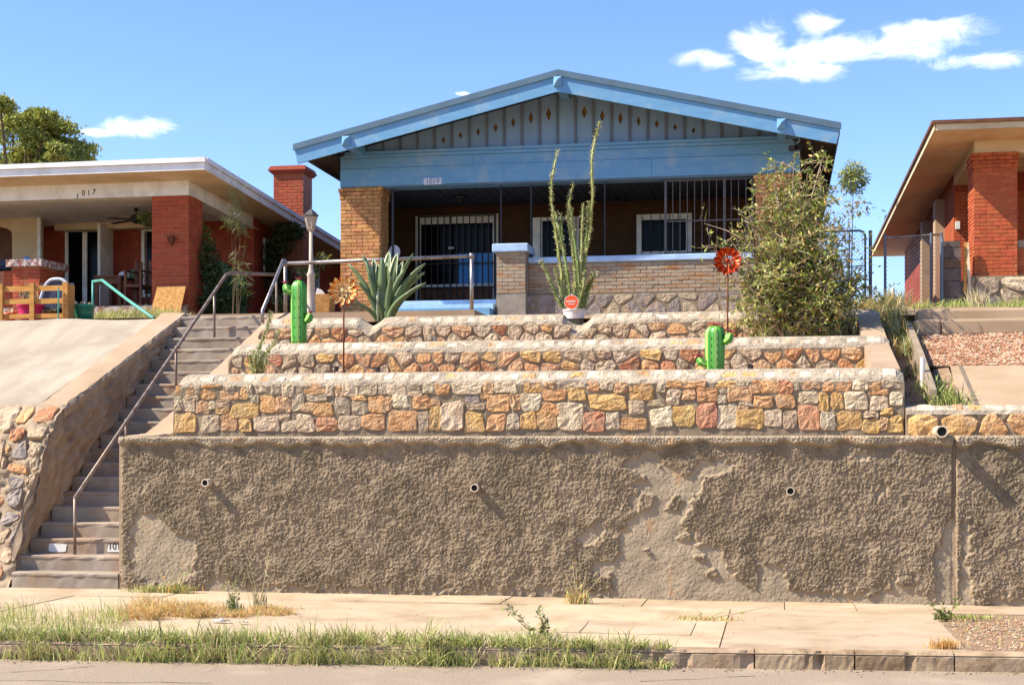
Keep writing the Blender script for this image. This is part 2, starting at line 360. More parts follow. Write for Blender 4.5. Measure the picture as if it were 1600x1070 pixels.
# ------------------------------------------------------------------ stones
def stone_poly_box(x0, z0, x1, z1, rr, n=12, e=4.0):
    """irregular broken outline filling a box: shifted corners, bent edges, knocked-off corners"""
    w, h = x1 - x0, z1 - z0; j = .10
    c = [(x0 + w * abs(rr.gauss(0, j)) * .8, z0 + h * abs(rr.gauss(0, j)) * .8), (x1 - w * abs(rr.gauss(0, j)) * .8, z0 + h * abs(rr.gauss(0, j)) * .8),
         (x1 - w * abs(rr.gauss(0, j)), z1 - h * abs(rr.gauss(0, j))), (x0 + w * abs(rr.gauss(0, j)), z1 - h * abs(rr.gauss(0, j)))]
    pts = []
    for k in range(4):
        a, b, p = c[k], c[(k + 1) % 4], c[k - 1]; t0 = rr.uniform(.05, .24); t1 = rr.uniform(.05, .24)
        pts.append((a[0] + (p[0] - a[0]) * t0, a[1] + (p[1] - a[1]) * t0)); pts.append((a[0] + (b[0] - a[0]) * t1, a[1] + (b[1] - a[1]) * t1))
        t = rr.uniform(.4, .65); q = rr.uniform(-.05, .035); nx, nz = (b[1] - a[1]), -(b[0] - a[0])
        pts.append((a[0] + (b[0] - a[0]) * t + nx * q, a[1] + (b[1] - a[1]) * t + nz * q))
    return pts
def clip(poly, a, b, c):
    o = []
    for i in range(len(poly)):
        p, q = poly[i], poly[(i + 1) % len(poly)]; dp = a * p[0] + b * p[1] - c; dq = a * q[0] + b * q[1] - c
        if dp <= 0: o.append(p)
        if dp * dq < 0: t = dp / (dp - dq); o.append((p[0] + t * (q[0] - p[0]), p[1] + t * (q[1] - p[1])))
    return o
def voronoi_polys(x0, x1, z0, z1, w, h, gap, rr, ztop=None):
    seeds = []; rows = max(1, round((z1 - z0) / h))
    for j in range(rows):
        nn = max(1, round((x1 - x0) / w)); sh = rr.random()
        for i in range(nn + 1):
            seeds.append((x0 + (i + sh - .5 + rr.uniform(-.36, .36)) * (x1 - x0) / nn, z0 + (j + .5 + rr.uniform(-.33, .33)) * (z1 - z0) / rows))
    res = []
    for i, s in enumerate(seeds):
        p = [(x0, z0), (x1, z0), (x1, z1), (x0, z1)]
        if ztop: p = [(x0, z0), (x1, z0), (x1, ztop(s[0])), (x0, ztop(s[0]))]
        for j, q in enumerate(seeds):
            if i == j or abs(s[0] - q[0]) > 4 * w: continue
            dx, dz = q[0] - s[0], q[1] - s[1]; dd = math.hypot(dx, dz)
            g = gap * rr.uniform(.5, 1.0)
            p = clip(p, dx / dd, dz / dd, ((q[0] ** 2 - s[0] ** 2) + (q[1] ** 2 - s[1] ** 2)) / 2 / dd - g / 2)
            if len(p) < 3: break
        if len(p) < 3: continue
        ar = abs(sum(p[k][0] * p[(k + 1) % len(p)][1] - p[(k + 1) % len(p)][0] * p[k][1] for k in range(len(p)))) / 2
        if ar < .2 * w * h * .5: continue
        o = []
        for k in range(len(p)):      # knock the corners off
            a, b = p[k], p[(k + 1) % len(p)]; t = rr.uniform(.16, .3)
            o += [(a[0] + t * (b[0] - a[0]), a[1] + t * (b[1] - a[1])), (b[0] + t * (a[0] - b[0]), b[1] + t * (a[1] - b[1]))]
        res.append(o)
    return res
def make_stone(poly, surf, proud, m, parent, rr, name='stone', nd=(0, -1, 0)):
    """one rough-faced stone: outline in (x, z), lying on surf(x, z) -> y, standing proud of it along nd"""
    cx = sum(p[0] for p in poly) / len(poly); cz = sum(p[1] for p in poly) / len(poly); n = len(poly)
    mb = MB(); vs = []
    tx, tz = rr.uniform(-.4, .4), rr.uniform(-.4, .4)
    sz = max(abs(p[0] - cx) for p in poly)
    for (s, d, jit) in ((1.0, -.03, 0), (.99, proud * .55, .12), (.92, proud * .92, .28), (.55, proud * 1.02, .42)):
        for p in poly:
            x = cx + (p[0] - cx) * s; z = cz + (p[1] - cz) * s; y = surf(x, z)
            dd = d + (proud * rr.uniform(-jit, jit) + proud * (tx * (x - cx) + tz * (z - cz)) / max(sz, .02) * .5 if jit else 0)
            vs.append((x + nd[0] * dd, y + nd[1] * dd, z + nd[2] * dd))
    dd = proud * rr.uniform(.9, 1.4); vs.append((cx + nd[0] * dd, surf(cx, cz) + nd[1] * dd, cz + nd[2] * dd))
    fs = []
    for r_ in range(3):
        for k in range(n): k2 = (k + 1) % n; fs.append((r_ * n + k, r_ * n + k2, (r_ + 1) * n + k2, (r_ + 1) * n + k))
    for k in range(n): fs.append((3 * n + k, 3 * n + (k + 1) % n, 4 * n))
    mb.add(vs, fs); return mb.build(name, m, parent)

# ------------------------------------------------------------------ bricks
def brick_mesh(name, m):
    c = .006; mb = MB(); x, y, z = .5, .05, .029
    vs = [(-x, y, -z), (x, y, -z), (x, y, z), (-x, y, z), (-x, -y + c, -z), (x, -y + c, -z), (x, -y + c, z), (-x, -y + c, z),
          (-x + .025, -y, -z + c), (x - .025, -y, -z + c), (x - .025, -y, z - c), (-x + .025, -y, z - c)]
    fs = [(0, 1, 2, 3)] + [(i, (i + 1) % 4, 4 + (i + 1) % 4, 4 + i) for i in range(4)] + [(4 + i, 4 + (i + 1) % 4, 8 + (i + 1) % 4, 8 + i) for i in range(4)] + [(8, 9, 10, 11)]
    mb.add(vs, fs); me = bpy.data.meshes.new(name); me.from_pydata(mb.v, [], mb.f); me.materials.append(MATS[m])
    bm = bmesh.new(); bm.from_mesh(me); bmesh.ops.recalc_face_normals(bm, faces=bm.faces); bm.to_mesh(me); bm.free(); return me
BRK = {}
def lay_bricks(parent, axis, fixed, a0, a1, z0, z1, m, course=.0677, length=.215, outdir=-1, rr=R, proud=.012, skew=.004, hs=1.0, joined=None, cor=None):
    """running bond of single bricks on one face; axis 'x' lies in a plane Y=fixed, axis 'y' in X=fixed; outdir = sign of the outward normal"""
    if m not in BRK: BRK[m] = brick_mesh('brick', m)
    off = wloc(parent); nC = int((z1 - z0) / course + .4); mb = MB()
    for j in range(nC):
        z = z0 + (j + .5) * course; a = a0 - (length * .5 if j % 2 else 0); ext = cor(z) if cor else 0
        lo, hi = a0 - ext, a1 + ext
        if ext: a -= ext
        while a < hi - .02:
            s, e = max(a, lo), min(a + length, hi)
            if e - s > .03:
                ln = e - s - .009; mid = (s + e) / 2; dep = .05 - proud - ext + rr.uniform(-skew, skew)
                if joined is not None:
                    h = .029 * hs
                    if axis == 'x': mb.box(s + .0045, e - .0045, fixed - outdir * .04, fixed + outdir * (proud + ext), z - h, z + h)
                    else: mb.box(fixed - .04 * outdir, fixed + outdir * (proud + ext), s + .0045, e - .0045, z - h, z + h)
                else:
                    o = bpy.data.objects.new('brick', BRK[m]); COL.objects.link(o); o.parent = parent; o.scale = (ln, 1, hs)
                    if axis == 'x': p = Vector((mid, fixed - outdir * dep, z)); o.rotation_euler = (0, 0, 0 if outdir < 0 else math.pi)
                    else: p = Vector((fixed - outdir * dep, mid, z)); o.rotation_euler = (0, 0, math.pi / 2 if outdir > 0 else -math.pi / 2)
                    o.location = p - off
            a += length
    if joined is not None: tag(mb.build(joined, m, parent), kind='stuff')

# ------------------------------------------------------------------ foliage
def leaves(name, pts, size, mats, parent=None, asp=.4, rs=None, dirs=None, droop=0., probs=None):
    """many single leaves (four-sided, folded by nothing) at the given points"""
    rs = rs or np.random.RandomState(1); n = len(pts); pts = np.asarray(pts, float)
    d = rs.randn(n, 3) if dirs is None else np.asarray(dirs) + rs.randn(n, 3) * .45
    d[:, 2] -= droop; d /= np.linalg.norm(d, axis=1)[:, None]
    r = rs.randn(n, 3); s = np.cross(d, r); s /= np.linalg.norm(s, axis=1)[:, None]
    L = size * rs.uniform(.6, 1.35, n)[:, None]; w = L * asp * .5
    V = np.stack([pts, pts + d * L * .45 + s * w, pts + d * L, pts + d * L * .45 - s * w], 1).reshape(-1, 3)
    Fc = np.arange(n * 4).reshape(n, 4)
    if parent is not None: off = np.array(wloc(parent)); loc = (0, 0, 0)
    else: lo = V.min(0); hi = V.max(0); off = np.array([(lo[0] + hi[0]) / 2, (lo[1] + hi[1]) / 2, lo[2]]); loc = tuple(off)
    me = bpy.data.meshes.new(name); me.from_pydata((V - off).tolist(), [], Fc.tolist())
    for m in mats: me.materials.append(MATS[m])
    me.polygons.foreach_set('material_index', rs.choice(len(mats), n, p=probs).astype(np.int32)); me.update()
    o = bpy.data.objects.new(name, me); COL.objects.link(o); o.location = loc
    if parent is not None: o.parent = parent
    return o
def blades(name, base, hgt, mats, parent=None, w=.006, lean=.35, rs=None, probs=None, curl=.5):
    """grass blades: two quads and a tip each"""
    rs = rs or np.random.RandomState(2); n = len(base); b = np.asarray(base, float); h = np.asarray(hgt)[:, None] * rs.uniform(.55, 1.2, (n, 1))
    a = rs.uniform(0, 2 * np.pi, n); ld = np.stack([np.cos(a), np.sin(a), np.zeros(n)], 1); ln = rs.gamma(2., .5, (n, 1)) * lean
    a2 = rs.uniform(0, 2 * np.pi, n); s = np.stack([np.cos(a2), np.sin(a2), np.zeros(n)], 1) * w * rs.uniform(.6, 1.3, (n, 1))
    up = np.array([0, 0, 1.])
    m = b + up * h * .55 + ld * h * ln * .35; t = b + up * h * np.clip(1 - ln * curl * .6, .25, 1) + ld * h * ln
    V = np.stack([b - s, b + s, m + s * .8, m - s * .8, t], 1).reshape(-1, 3); i = np.arange(n)[:, None] * 5
    fq = (i + np.array([0, 1, 2, 3])).tolist(); ft = (i + np.array([3, 2, 4])).tolist()
    if parent is not None: off = np.array(wloc(parent)); loc = (0, 0, 0)
    else: lo = V.min(0); hi = V.max(0); off = np.array([(lo[0] + hi[0]) / 2, (lo[1] + hi[1]) / 2, lo[2]]); loc = tuple(off)
    me = bpy.data.meshes.new(name); me.from_pydata((V - off).tolist(), [], fq + ft)
    for mm in mats: me.materials.append(MATS[mm])
    mi = rs.choice(len(mats), n, p=probs); me.polygons.foreach_set('material_index', np.concatenate([mi, mi]).astype(np.int32)); me.update()
    o = bpy.data.objects.new(name, me); COL.objects.link(o); o.location = loc
    if parent is not None: o.parent = parent
    return o
def text(name, s, size, loc, m, parent, rot=(math.pi / 2, 0, 0), ext=.002, sx=1.):
    cu = bpy.data.curves.new(name, 'FONT'); cu.body = s; cu.size = size; cu.extrude = ext; cu.align_x = 'CENTER'; cu.align_y = 'CENTER'
    o = bpy.data.objects.new(name, cu); COL.objects.link(o); dg = bpy.context.evaluated_depsgraph_get()
    me = bpy.data.meshes.new_from_object(o.evaluated_get(dg)); bpy.data.objects.remove(o); me.name = name
    o = bpy.data.objects.new(name, me); COL.objects.link(o); me.materials.clear(); me.materials.append(MATS[m])
    o.rotation_euler = rot; o.scale = (sx, 1, 1); o.location = Vector(loc) - (wloc(parent) if parent else Vector()); o.parent = parent
    return o
# ================================================================== THE SETTING
def struct(o): return tag(o, kind='structure')
prof = [(-300, -.2), (15.95, -.2), (17.3, .1), (20.6, 2.8), (21.3, 3.25), (24.5, 3.45), (26.2, 3.9), (60, 4.0), (400, 4.0)]
P = np.array([[(x, y, z) for (y, z) in prof] for x in (-400, -60, -20, 20, 60, 400)], float)
struct(gridmesh('ground', P, 'dirt', smooth=False))
# kerb line runs a little askew to the wall
def kerb_y(x): return 11.93 + (x - 1.4) * .088
xs = np.linspace(-16, 9, 60)
P = np.array([[(x, y if y < 1e6 else kerb_y(x) + .05, -.145 - .01 * (1 if y < 0 else 0)) for y in (-9., -4., 2., 7., 10., 1e9)] for x in xs])
street = struct(gridmesh('street', P, 'asphalt', smooth=False))
mb = MB(); rr = random.Random(3)                      # cracks in the old asphalt: thin dark seams
for (px0, py0, px1, py1) in ((0, 1052, 140, 1043), (90, 1047, 150, 1040), (0, 1064, 330, 1068), (1000, 1066, 1180, 1057)):
    d0 = (CZ + .15) * F / (py0 - HOR); d1 = (CZ + .15) * F / (py1 - HOR)
    pts = []
    for i in range(9):
        t = i / 8; px = px0 + (px1 - px0) * t; dep = d0 + (d1 - d0) * t; a = math.atan((px - 800) / F) - PSI
        Y = dep / (math.cos(PSI) - math.tan(a) * math.sin(PSI)); pts.append(Vector((Y * math.tan(a), Y + rr.uniform(-.03, .03), -.142)))
    for i in range(8):
        w = rr.uniform(.003, .010); mb.add([pts[i] + Vector((0, -w, 0)), pts[i + 1] + Vector((0, -w * .7, 0)), pts[i + 1] + Vector((0, w * .7, 0)), pts[i] + Vector((0, w, 0))], [(0, 1, 2, 3)])
mb.build('crack', 'crack', street)

# pavement slabs
mb = MB(); mb.box(-16, 9, 11.9, 15.9, -.25, -.03)
mb = MB(); mb.add([(-16, kerb_y(-16), -.02), (9, kerb_y(9), -.02), (9, 15.9, -.02), (-16, 15.9, -.02)], [(0, 1, 2, 3)])
pav = struct(mb.build('pavement', 'concrete_old'))
ticks = [-14.5, -12.7, -10.9, -9.2, -7.9, -6.6, -5.45] + [ax(p, 15.2) for p in (570, 675, 790, 1006, 1226, 1337, 1452)]
ticks = sorted(ticks) + [4.2, 5.8, 7.4, 9]
def slab(x0, x1, y0a, y1a, dz=0., m='concrete_walk', nm='slab', tilt=0.):
    mb = MB(); g = .005
    f0 = y0a if callable(y0a) else (lambda x: y0a); f1 = y1a if callable(y1a) else (lambda x: y1a)
    v = [(x0 + g, f0(x0) + g, dz), (x1 - g, f0(x1) + g, dz + tilt), (x1 - g, f1(x1) - g, dz + tilt), (x0 + g, f1(x0) - g, dz)]
    mb.prism([(a, b, c - .09) for a, b, c in v], (0, 0, 0))
    mb = MB(); mb.add([(a, b, -.09) for a, b, c in v] + v, [(0, 3, 2, 1), (4, 5, 6, 7), (0, 1, 5, 4), (1, 2, 6, 5), (2, 3, 7, 6), (3, 0, 4, 7)])
    return mb.build(nm, m, pav)
ykb = lambda x: kerb_y(x) + .16
for i in range(len(ticks) - 1):
    slab(ticks[i], ticks[i + 1], 14.85, 15.75, R.uniform(-.004, .004), tilt=R.uniform(-.004, .004))
big = [-16, -13.2, -10.4, -7.6, -5.2, -2.55, ax(1135, 13.6)]
for i in range(len(big) - 1):
    slab(big[i], big[i + 1], ykb, 14.85, R.uniform(-.004, .004), tilt=R.uniform(-.004, .004))
xg = ax(1480, 13.5)
slab(big[-1], xg, ykb, 14.85, -.003, tilt=.003)
slab(ax(890, 13.2), ax(1085, 13.2), 12.62, 13.55, .012, tilt=-.004, nm='raised_slab')
# dirt and pebble patch at the right end of the pavement
mb = MB(); mb.add([(xg + .02, ykb(xg), -.015), (9, ykb(9), -.015), (9, 14.85, -.015), (xg + .02, 14.85, -.015)], [(0, 1, 2, 3)]); struct(mb.build('dirt_verge', 'dirt'))
def crack_on(parent, pts, z, w0, m='crack', seed=1):
    rr = random.Random(seed); mb = MB(); P_ = []
    for (a, b) in zip(pts[:-1], pts[1:]):
        n = max(2, int(math.dist(a, b) / 18))
        for i in range(n): t = i / n; P_.append((a[0] + (b[0] - a[0]) * t + rr.uniform(-3, 3), a[1] + (b[1] - a[1]) * t + rr.uniform(-.6, .6)))
    P_.append(pts[-1]); Q = []
    for (px, py) in P_:
        dep = (CZ - z) * F / (py - HOR); a = math.atan((px - 800) / F) - PSI; Y = dep / (math.cos(PSI) - math.tan(a) * math.sin(PSI)); Q.append(Vector((Y * math.tan(a), Y, z)))
    for i in range(len(Q) - 1):
        d = (Q[i + 1] - Q[i]).normalized(); s = Vector((-d.y, d.x, 0)) * w0 * rr.uniform(.4, 1.2); s2 = Vector((-d.y, d.x, 0)) * w0 * rr.uniform(.4, 1.2); mb.add([Q[i] - s, Q[i + 1] - s2, Q[i + 1] + s2, Q[i] + s], [(0, 1, 2, 3)])
    mb.build('crack', m, parent)
for i, pl in enumerate(([(870, 993), (905, 986), (920, 968), (1010, 970)], [(60, 945), (140, 938)], [(330, 940), (480, 945)])): crack_on(pav, pl, .0165 if i == 0 else .010, .004, seed=i)
# kerb stones
mat('kerb_conc', 'ae9678', '93795b', scale=4, stain='6e573f', sscale=2, bump=.5, bscale=30, bdist=.01, rnd=.08)
kerb = struct(thing('kerb', '', ''))
rr = random.Random(8); kx = [-16, -13, -10, -7.2, -4.4, -2.4] + [ax(p, 11.9) for p in (930, 1179, 1335, 1492)] + [4.2, 6.6, 9]
for i in range(len(kx) - 1):
    n = 24; mb = MB(); rings = []
    for j in range(n + 1):
        x = kx[i] + .006 + (kx[i + 1] - kx[i] - .012) * j / n; y = kerb_y(x); e = lambda s=.012: rr.uniform(-s, s)
        ch = max(0, rr.gauss(-.02, .03)) if -3 < x < 3 else 0
        rings.append([(x, y + e(.003) + ch * .4, -.16), (x, y + e(.003) + ch, -.09), (x, y + e(.003) + ch * 1.3, -.035), (x, y + .03 + e(.003) + ch * .6, .0 + e(.002)), (x, y + .15, .003), (x, y + .15, -.16)])
    mb.loft(rings); mb.build('kerb_stone', 'kerb_conc', kerb)

# ------------------------------------------------------------------ stuccoed retaining walls
WY = 15.62; WX0, WX1 = -7.45, ax(1490, 15.62); WZ = 1.752
mat('lip', 'a89b86', '8f826e', scale=6, bump=.6, bscale=30, bdist=.015)
def zp(poly, ox, oy, s): return [(lambda q: (q[0], q[1]))(at(ox + a / s, oy + b / s, WY)) for a, b in poly]
bare_polys = [
    zp([(490, 180), (600, 150), (615, 240), (700, 262), (760, 250), (830, 215), (935, 200), (1030, 225), (980, 270), (850, 300), (840, 380), (790, 420), (790, 480), (735, 530),
        (740, 590), (820, 600), (820, 690), (950, 700), (960, 770), (1030, 830), (1040, 900), (1130, 940), (1175, 880), (1150, 720), (1185, 790), (1300, 805), (1355, 1010), (210, 1010), (345, 985), (350, 850),
        (225, 845), (230, 790), (370, 770), (390, 700), (385, 590), (450, 540), (480, 500), (425, 430), (490, 385), (470, 350), (520, 310), (480, 262), (400, 240)], 860, 660, 3.566),
    zp([(150, 640), (235, 560), (290, 515), (305, 600), (240, 680), (170, 685)], 860, 660, 3.566),
    zp([(120, 500), (190, 488), (290, 555), (335, 625), (440, 640), (445, 830), (330, 900), (200, 890), (90, 810), (85, 600)], 180, 660, 3.566),
    zp([(480, 960), (560, 860), (610, 850), (660, 900), (740, 950), (760, 1000), (480, 1000)], 180, 660, 3.566),
    zp([(-50, 900), (60, 850), (120, 930), (420, 960), (560, 970), (690, 930), (700, 830), (730, 900), (800, 930), (900, 960), (930, 1040), (-50, 1040)], 1200, 660, 3.566),
    zp([(930, 740), (1000, 560), (1080, 500), (1085, 1040), (930, 1040)], 1200, 660, 3.566),
    zp([(480, 190), (520, 150), (610, 185), (560, 215)], 1200, 660, 3.566), zp([(590, 390), (640, 345), (680, 380), (610, 425)], 1200, 660, 3.566),
]
isles = [zp(q, 860, 660, 3.566) for q in ([(635, 490), (690, 395), (755, 435), (700, 490)], [(700, 640), (760, 615), (800, 640), (730, 665)], [(720, 290), (745, 250), (815, 220), (800, 270), (760, 305)],
         [(485, 510), (500, 400), (590, 400), (560, 470)], [(510, 705), (545, 700), (585, 735), (540, 740)], [(800, 740), (870, 735), (860, 770), (820, 775)], [(860, 830), (920, 810), (940, 860), (880, 860)])]
def stucco_wall(name, x0, x1, label, polys, islands, seed, edge_left):
    w = thing(name, label, 'wall', ((x0 + x1) / 2, WY, 0)); d = .008
    nx = int((x1 - x0) / d); nz_ = int((WZ + .04) / d)
    X = np.linspace(x0, x1, nx)[:, None] * np.ones((1, nz_)); Z = np.ones((nx, 1)) * np.linspace(-.04, WZ, nz_)[None]
    wx = fnoise(nx, nz_, d, .09, .3, seed + 1) * .016; wz_ = fnoise(nx, nz_, d, .09, .3, seed + 2) * .016
    bare = np.zeros_like(X)
    for p in polys: bare = np.maximum(bare, in_poly(X + wx, Z + wz_, p))
    for p in islands: bare = np.where(in_poly(X + wx * .4, Z + wz_ * .4, p), 0, bare)
    low = (Z < .05 + .05 * (fnoise(nx, nz_, d, .1, 1.2, seed + 3))); bare = np.maximum(bare, low)
    k = np.array([.25, .5, .25]); bb = bare.copy()
    for _ in range(1):
        bb[1:-1] = .25 * bb[:-2] + .5 * bb[1:-1] + .25 * bb[2:]; bb[:, 1:-1] = .25 * bb[:, :-2] + .5 * bb[:, 1:-1] + .25 * bb[:, 2:]
    worm = fnoise(nx, nz_, d, .019, .045, seed); worm = np.tanh(worm * 1.2); broad = fnoise(nx, nz_, d, .3, 2., seed + 4); amp = np.clip(1 + .45 * fnoise(nx, nz_, d, .12, .7, seed + 9), .25, 1.8)
    rough = .019 + .0050 * amp * worm + .005 * broad + .003 * fnoise(nx, nz_, d, .05, .2, seed + 10)
    ck = np.abs(fnoise(nx, nz_, d, .07, .5, seed + 11)); sm = .0008 * worm + .003 * broad + .0012 * fnoise(nx, nz_, d, .05, .2, seed + 5) - .010 * np.clip(1 - ck / .045, 0, 1)
    prof_ = rough * (1 - bb) + (sm - .004) * bb
    lipz = WZ - .10 + .018 * fnoise(nx, nz_, d, .25, 1.5, seed + 6)[:, :1]
    lip = np.clip((Z - lipz) / .03, 0, 1); prof_ = prof_ * (1 - lip) + lip * (.062 + .008 * worm + .01 * broad)
    prof_ = prof_ - np.clip((Z - (WZ - .025)) / .025, 0, 1) ** 2 * .03
    if edge_left: prof_ = prof_ - np.clip((x0 + .07 - X) / .07, 0, 1) ** 2 * .055
    else: prof_ = prof_ - np.clip((x0 + .03 - X) / .03, 0, 1) ** 2 * .05
    prof_ = prof_ - np.clip((X - (x1 - .03)) / .03, 0, 1) ** 2 * .05
    Pg = np.stack([X, WY - prof_, Z], -1)
    gridmesh('stucco_face', Pg, 'stucco', w, True, np.maximum(bb, lip))
    MB().box(x0 + .01, x1 + (.018 if edge_left else 0), WY + .012, WY + .35, -.1, WZ - .012).build('core', 'plaster', w)
    return w
wall0 = stucco_wall('stuccoed_retaining_wall', WX0, WX1, 'long rough brown stucco retaining wall along the pavement with fallen patches', bare_polys, isles, 21, True)
rw = [zp([(1085, 500), (1130, 620), (1110, 760), (1140, 900), (1110, 1040), (1060, 1040)], 1200, 660, 3.566)]
stucco_wall('stuccoed_retaining_wall', WX1 + .012, 6.2, 'short rough stucco wall right of the vertical crack, under the neighbour\'s stone band', rw, [], 55, False)
# drain pipes
def pipe(px, py, r, L, label, down=.0, y0=None):
    y0 = y0 or WY; x, z = at(px, py, y0 - L); mb = MB(); n = 16
    rings = [[(x + rr_ * math.cos(a), y, z + rr_ * math.sin(a)) for a in [2 * math.pi * k / n for k in range(n)]] for (rr_, y) in ((r, y0 + .05), (r, y0 - L), (r * .78, y0 - L), (r * .78, y0 + .03))]
    mb.loft(rings); o = mb.build('drain_pipe', 'pipe_white', smooth=False); tag(o, label, 'pipe', 'drain pipes in the retaining walls')
    m2 = MB(); m2.add([(x + r * .79 * math.cos(2 * math.pi * k / n), y0 - L + .018, z + r * .79 * math.sin(2 * math.pi * k / n)) for k in range(n)], [tuple(range(n))]); m2.build('shade_disc', 'dark_inside', o)  # near-black disc: the shade inside the pipe put into its colour
    return o
pipe(320, 754, .043, .13, 'short drain pipe at the left end of the stucco wall, near the stairs')
pipe(741, 762, .045, .12, 'drain pipe in the middle of the brown stucco wall')
pipe(1235, 767, .045, .05, 'drain pipe right of the large fallen stucco patch')
pipe(1472, 674, .062, .40, 'thick white drain pipe sticking out of the neighbour\'s stone band', y0=15.74)

# ------------------------------------------------------------------ rubble stone terrace walls
def ext_wall(mb, x0, x1, prof_fn, step=.06):
    n = max(2, int((x1 - x0) / step)); rings = []
    for i in range(n + 1):
        x = x0 + (x1 - x0) * i / n; rings.append([(x, y, z) for (y, z) in prof_fn(x)])
    mb.loft(rings)
def stone_wall(name, label, x0, x1, yf, z0, ztop, seed, bev=(.19, .15), group=None, noise=.008, endround=.14):
    rr = random.Random(seed); zt = ztop if callable(ztop) else (lambda x: ztop)
    w = thing(name, label, 'wall', ((x0 + x1) / 2, yf, z0), group)
    def endf(x): return max(0., 1 - (x - x0) / endround) ** 2 * .11 + max(0., 1 - (x1 - x) / endround) ** 2 * .06 if endround else 0
    def pf(x):
        e = lambda s=noise: rr.uniform(-s, s); t = zt(x) - endf(x); b = t - bev[1]
        return [(yf + e(.004), z0 - .05), (yf + e(), z0 + (b - z0) * .35), (yf + e(), z0 + (b - z0) * .7), (yf - .015 + e(), b - .01), (yf + .0 + e(), b + .03), (yf + bev[0] * .35 + e(), b + bev[1] * .45 + e()), (yf + bev[0] * .8 + e(), b + bev[1] * .92 + e(.005)), (yf + bev[0] + .06, t), (yf + bev[0] + .2, t - .01), (yf + bev[0] + .2, z0 - .05)]
    mb = MB(); ext_wall(mb, x0, x1, pf); mb.build('mortar_body', ['mortar', 'coping'], w)
    ob = w.children[0] if w.children else None
    return w, rr, pf, zt
def paint_coping(w, yf, zt, bev):
    me = [c for c in w.children if c.name.startswith('mortar_body')][0].data; off = wloc(w)
    for p in me.polygons:
        c = p.center + off
        if c.z > zt(c.x) - bev[1] - .012: p.material_index = 1
def coping_stones(w, x0, x1, yf, zt, bev, rr, n_, m='coping_stone', two=False):
    sl_ = bev[0] / bev[1]; nd = Vector((0, -bev[1], bev[0])).normalized(); x = x0 + .12
    while x < x1 - .15:
        ww = rr.uniform(.09, .21); t = zt(x + ww / 2); b = t - bev[1]
        if abs(zt(x) - zt(x + ww)) < .03:
            zc = b + bev[1] * rr.uniform(.34, .62); h = rr.uniform(.034, .055)
            surf = lambda X_, Z_, b=b: yf + max(0, (Z_ - b)) * sl_ * .95
            make_stone(stone_poly_box(x, zc - h, x + ww, zc + h, rr, 8, 2.6), surf, .012, m if rr.random() < .72 else 'stone_' + rr.choice('tyop'), w, rr, 'coping_stone', tuple(nd))
        x += ww + rr.uniform(.01, .045)
# --- wall one, its stones as they lie in the photograph
Y1 = 15.86; X1a, X1b = ax(271, Y1), ax(1413, Y1); Z1 = az(840, 579, Y1 + .2)
W1, r1, pf1, zt1 = stone_wall('stone_terrace_wall', 'lowest and tallest stone terrace wall, bright orange and cream rubble above the stucco', X1a, X1b, Y1, WZ - .03, Z1, 31)
paint_coping(W1, Y1, zt1, (.19, .15))
A = '''57,148,157,207,o 170,150,190,200,g 195,128,320,165,o 338,140,400,180,g 420,165,460,230,o 465,150,490,220,g 497,135,588,195,t 597,142,655,205,g 652,138,735,218,t 738,135,780,200,g 785,135,905,200,o 905,140,948,210,t 955,140,1000,215,p 1003,135,1090,212,t 1097,135,1195,205,g 1210,135,1245,200,g 1255,130,1358,205,t 1375,135,1450,180,g 1465,135,1525,205,g
197,172,292,232,o 302,178,412,235,o 100,210,190,232,b 50,215,93,300,g 97,230,165,300,t 170,240,240,308,p 247,245,275,288,w 285,238,362,280,b 290,282,355,310,y 360,235,525,345,y 490,212,522,250,g 527,210,620,310,o 622,222,705,305,p 715,197,783,298,g 800,208,920,240,g 757,248,838,300,p 843,250,955,328,o 965,222,1040,325,g 1040,212,1145,240,o 1048,245,1145,318,g 1150,210,1250,318,o 1252,218,1280,298,p 1288,195,1382,275,w 1400,210,1505,285,o 1510,235,1555,265,p
40,310,175,420,y 188,308,300,425,t 303,315,415,420,p 418,350,490,420,y 493,315,642,425,t 645,312,700,350,t 655,352,745,412,g 748,310,852,412,t 856,340,975,412,r 978,332,1105,408,b 1108,320,1248,408,o 1258,290,1425,415,o 1428,298,1490,420,g 1497,280,1556,420,y 1375,188,1450,208,b'''
B = '''5,145,92,205,o 100,130,272,198,t 278,130,327,195,p 337,130,465,195,t 470,130,615,192,y 622,130,680,165,p 690,120,800,168,t 805,125,858,165,g 865,125,925,178,o 930,130,1013,182,t 1017,130,1095,190,p 1108,140,1262,232,y 1310,122,1400,162,o 1410,120,1535,165,o 1266,140,1302,185,g
615,178,742,242,o 753,168,865,235,y 875,185,1100,290,y 1310,178,1400,265,t 1405,178,1480,235,p 1485,172,1600,245,o 172,200,260,250,k 262,195,300,225,o 178,253,285,292,g 297,205,425,300,o 430,198,484,300,p 490,205,612,298,w 1105,240,1205,325,b 1210,238,1305,266,b
-30,250,30,415,y 35,225,165,410,t 170,296,283,415,y 288,312,400,410,o 403,308,480,410,g 488,305,578,408,y 582,290,685,410,o 612,250,655,282,o 660,255,712,325,o 695,250,838,402,t 842,300,962,410,r 970,302,1045,405,g 1048,335,1198,402,o 1215,272,1345,395,w 1350,268,1480,400,y 1487,255,1598,395,r'''
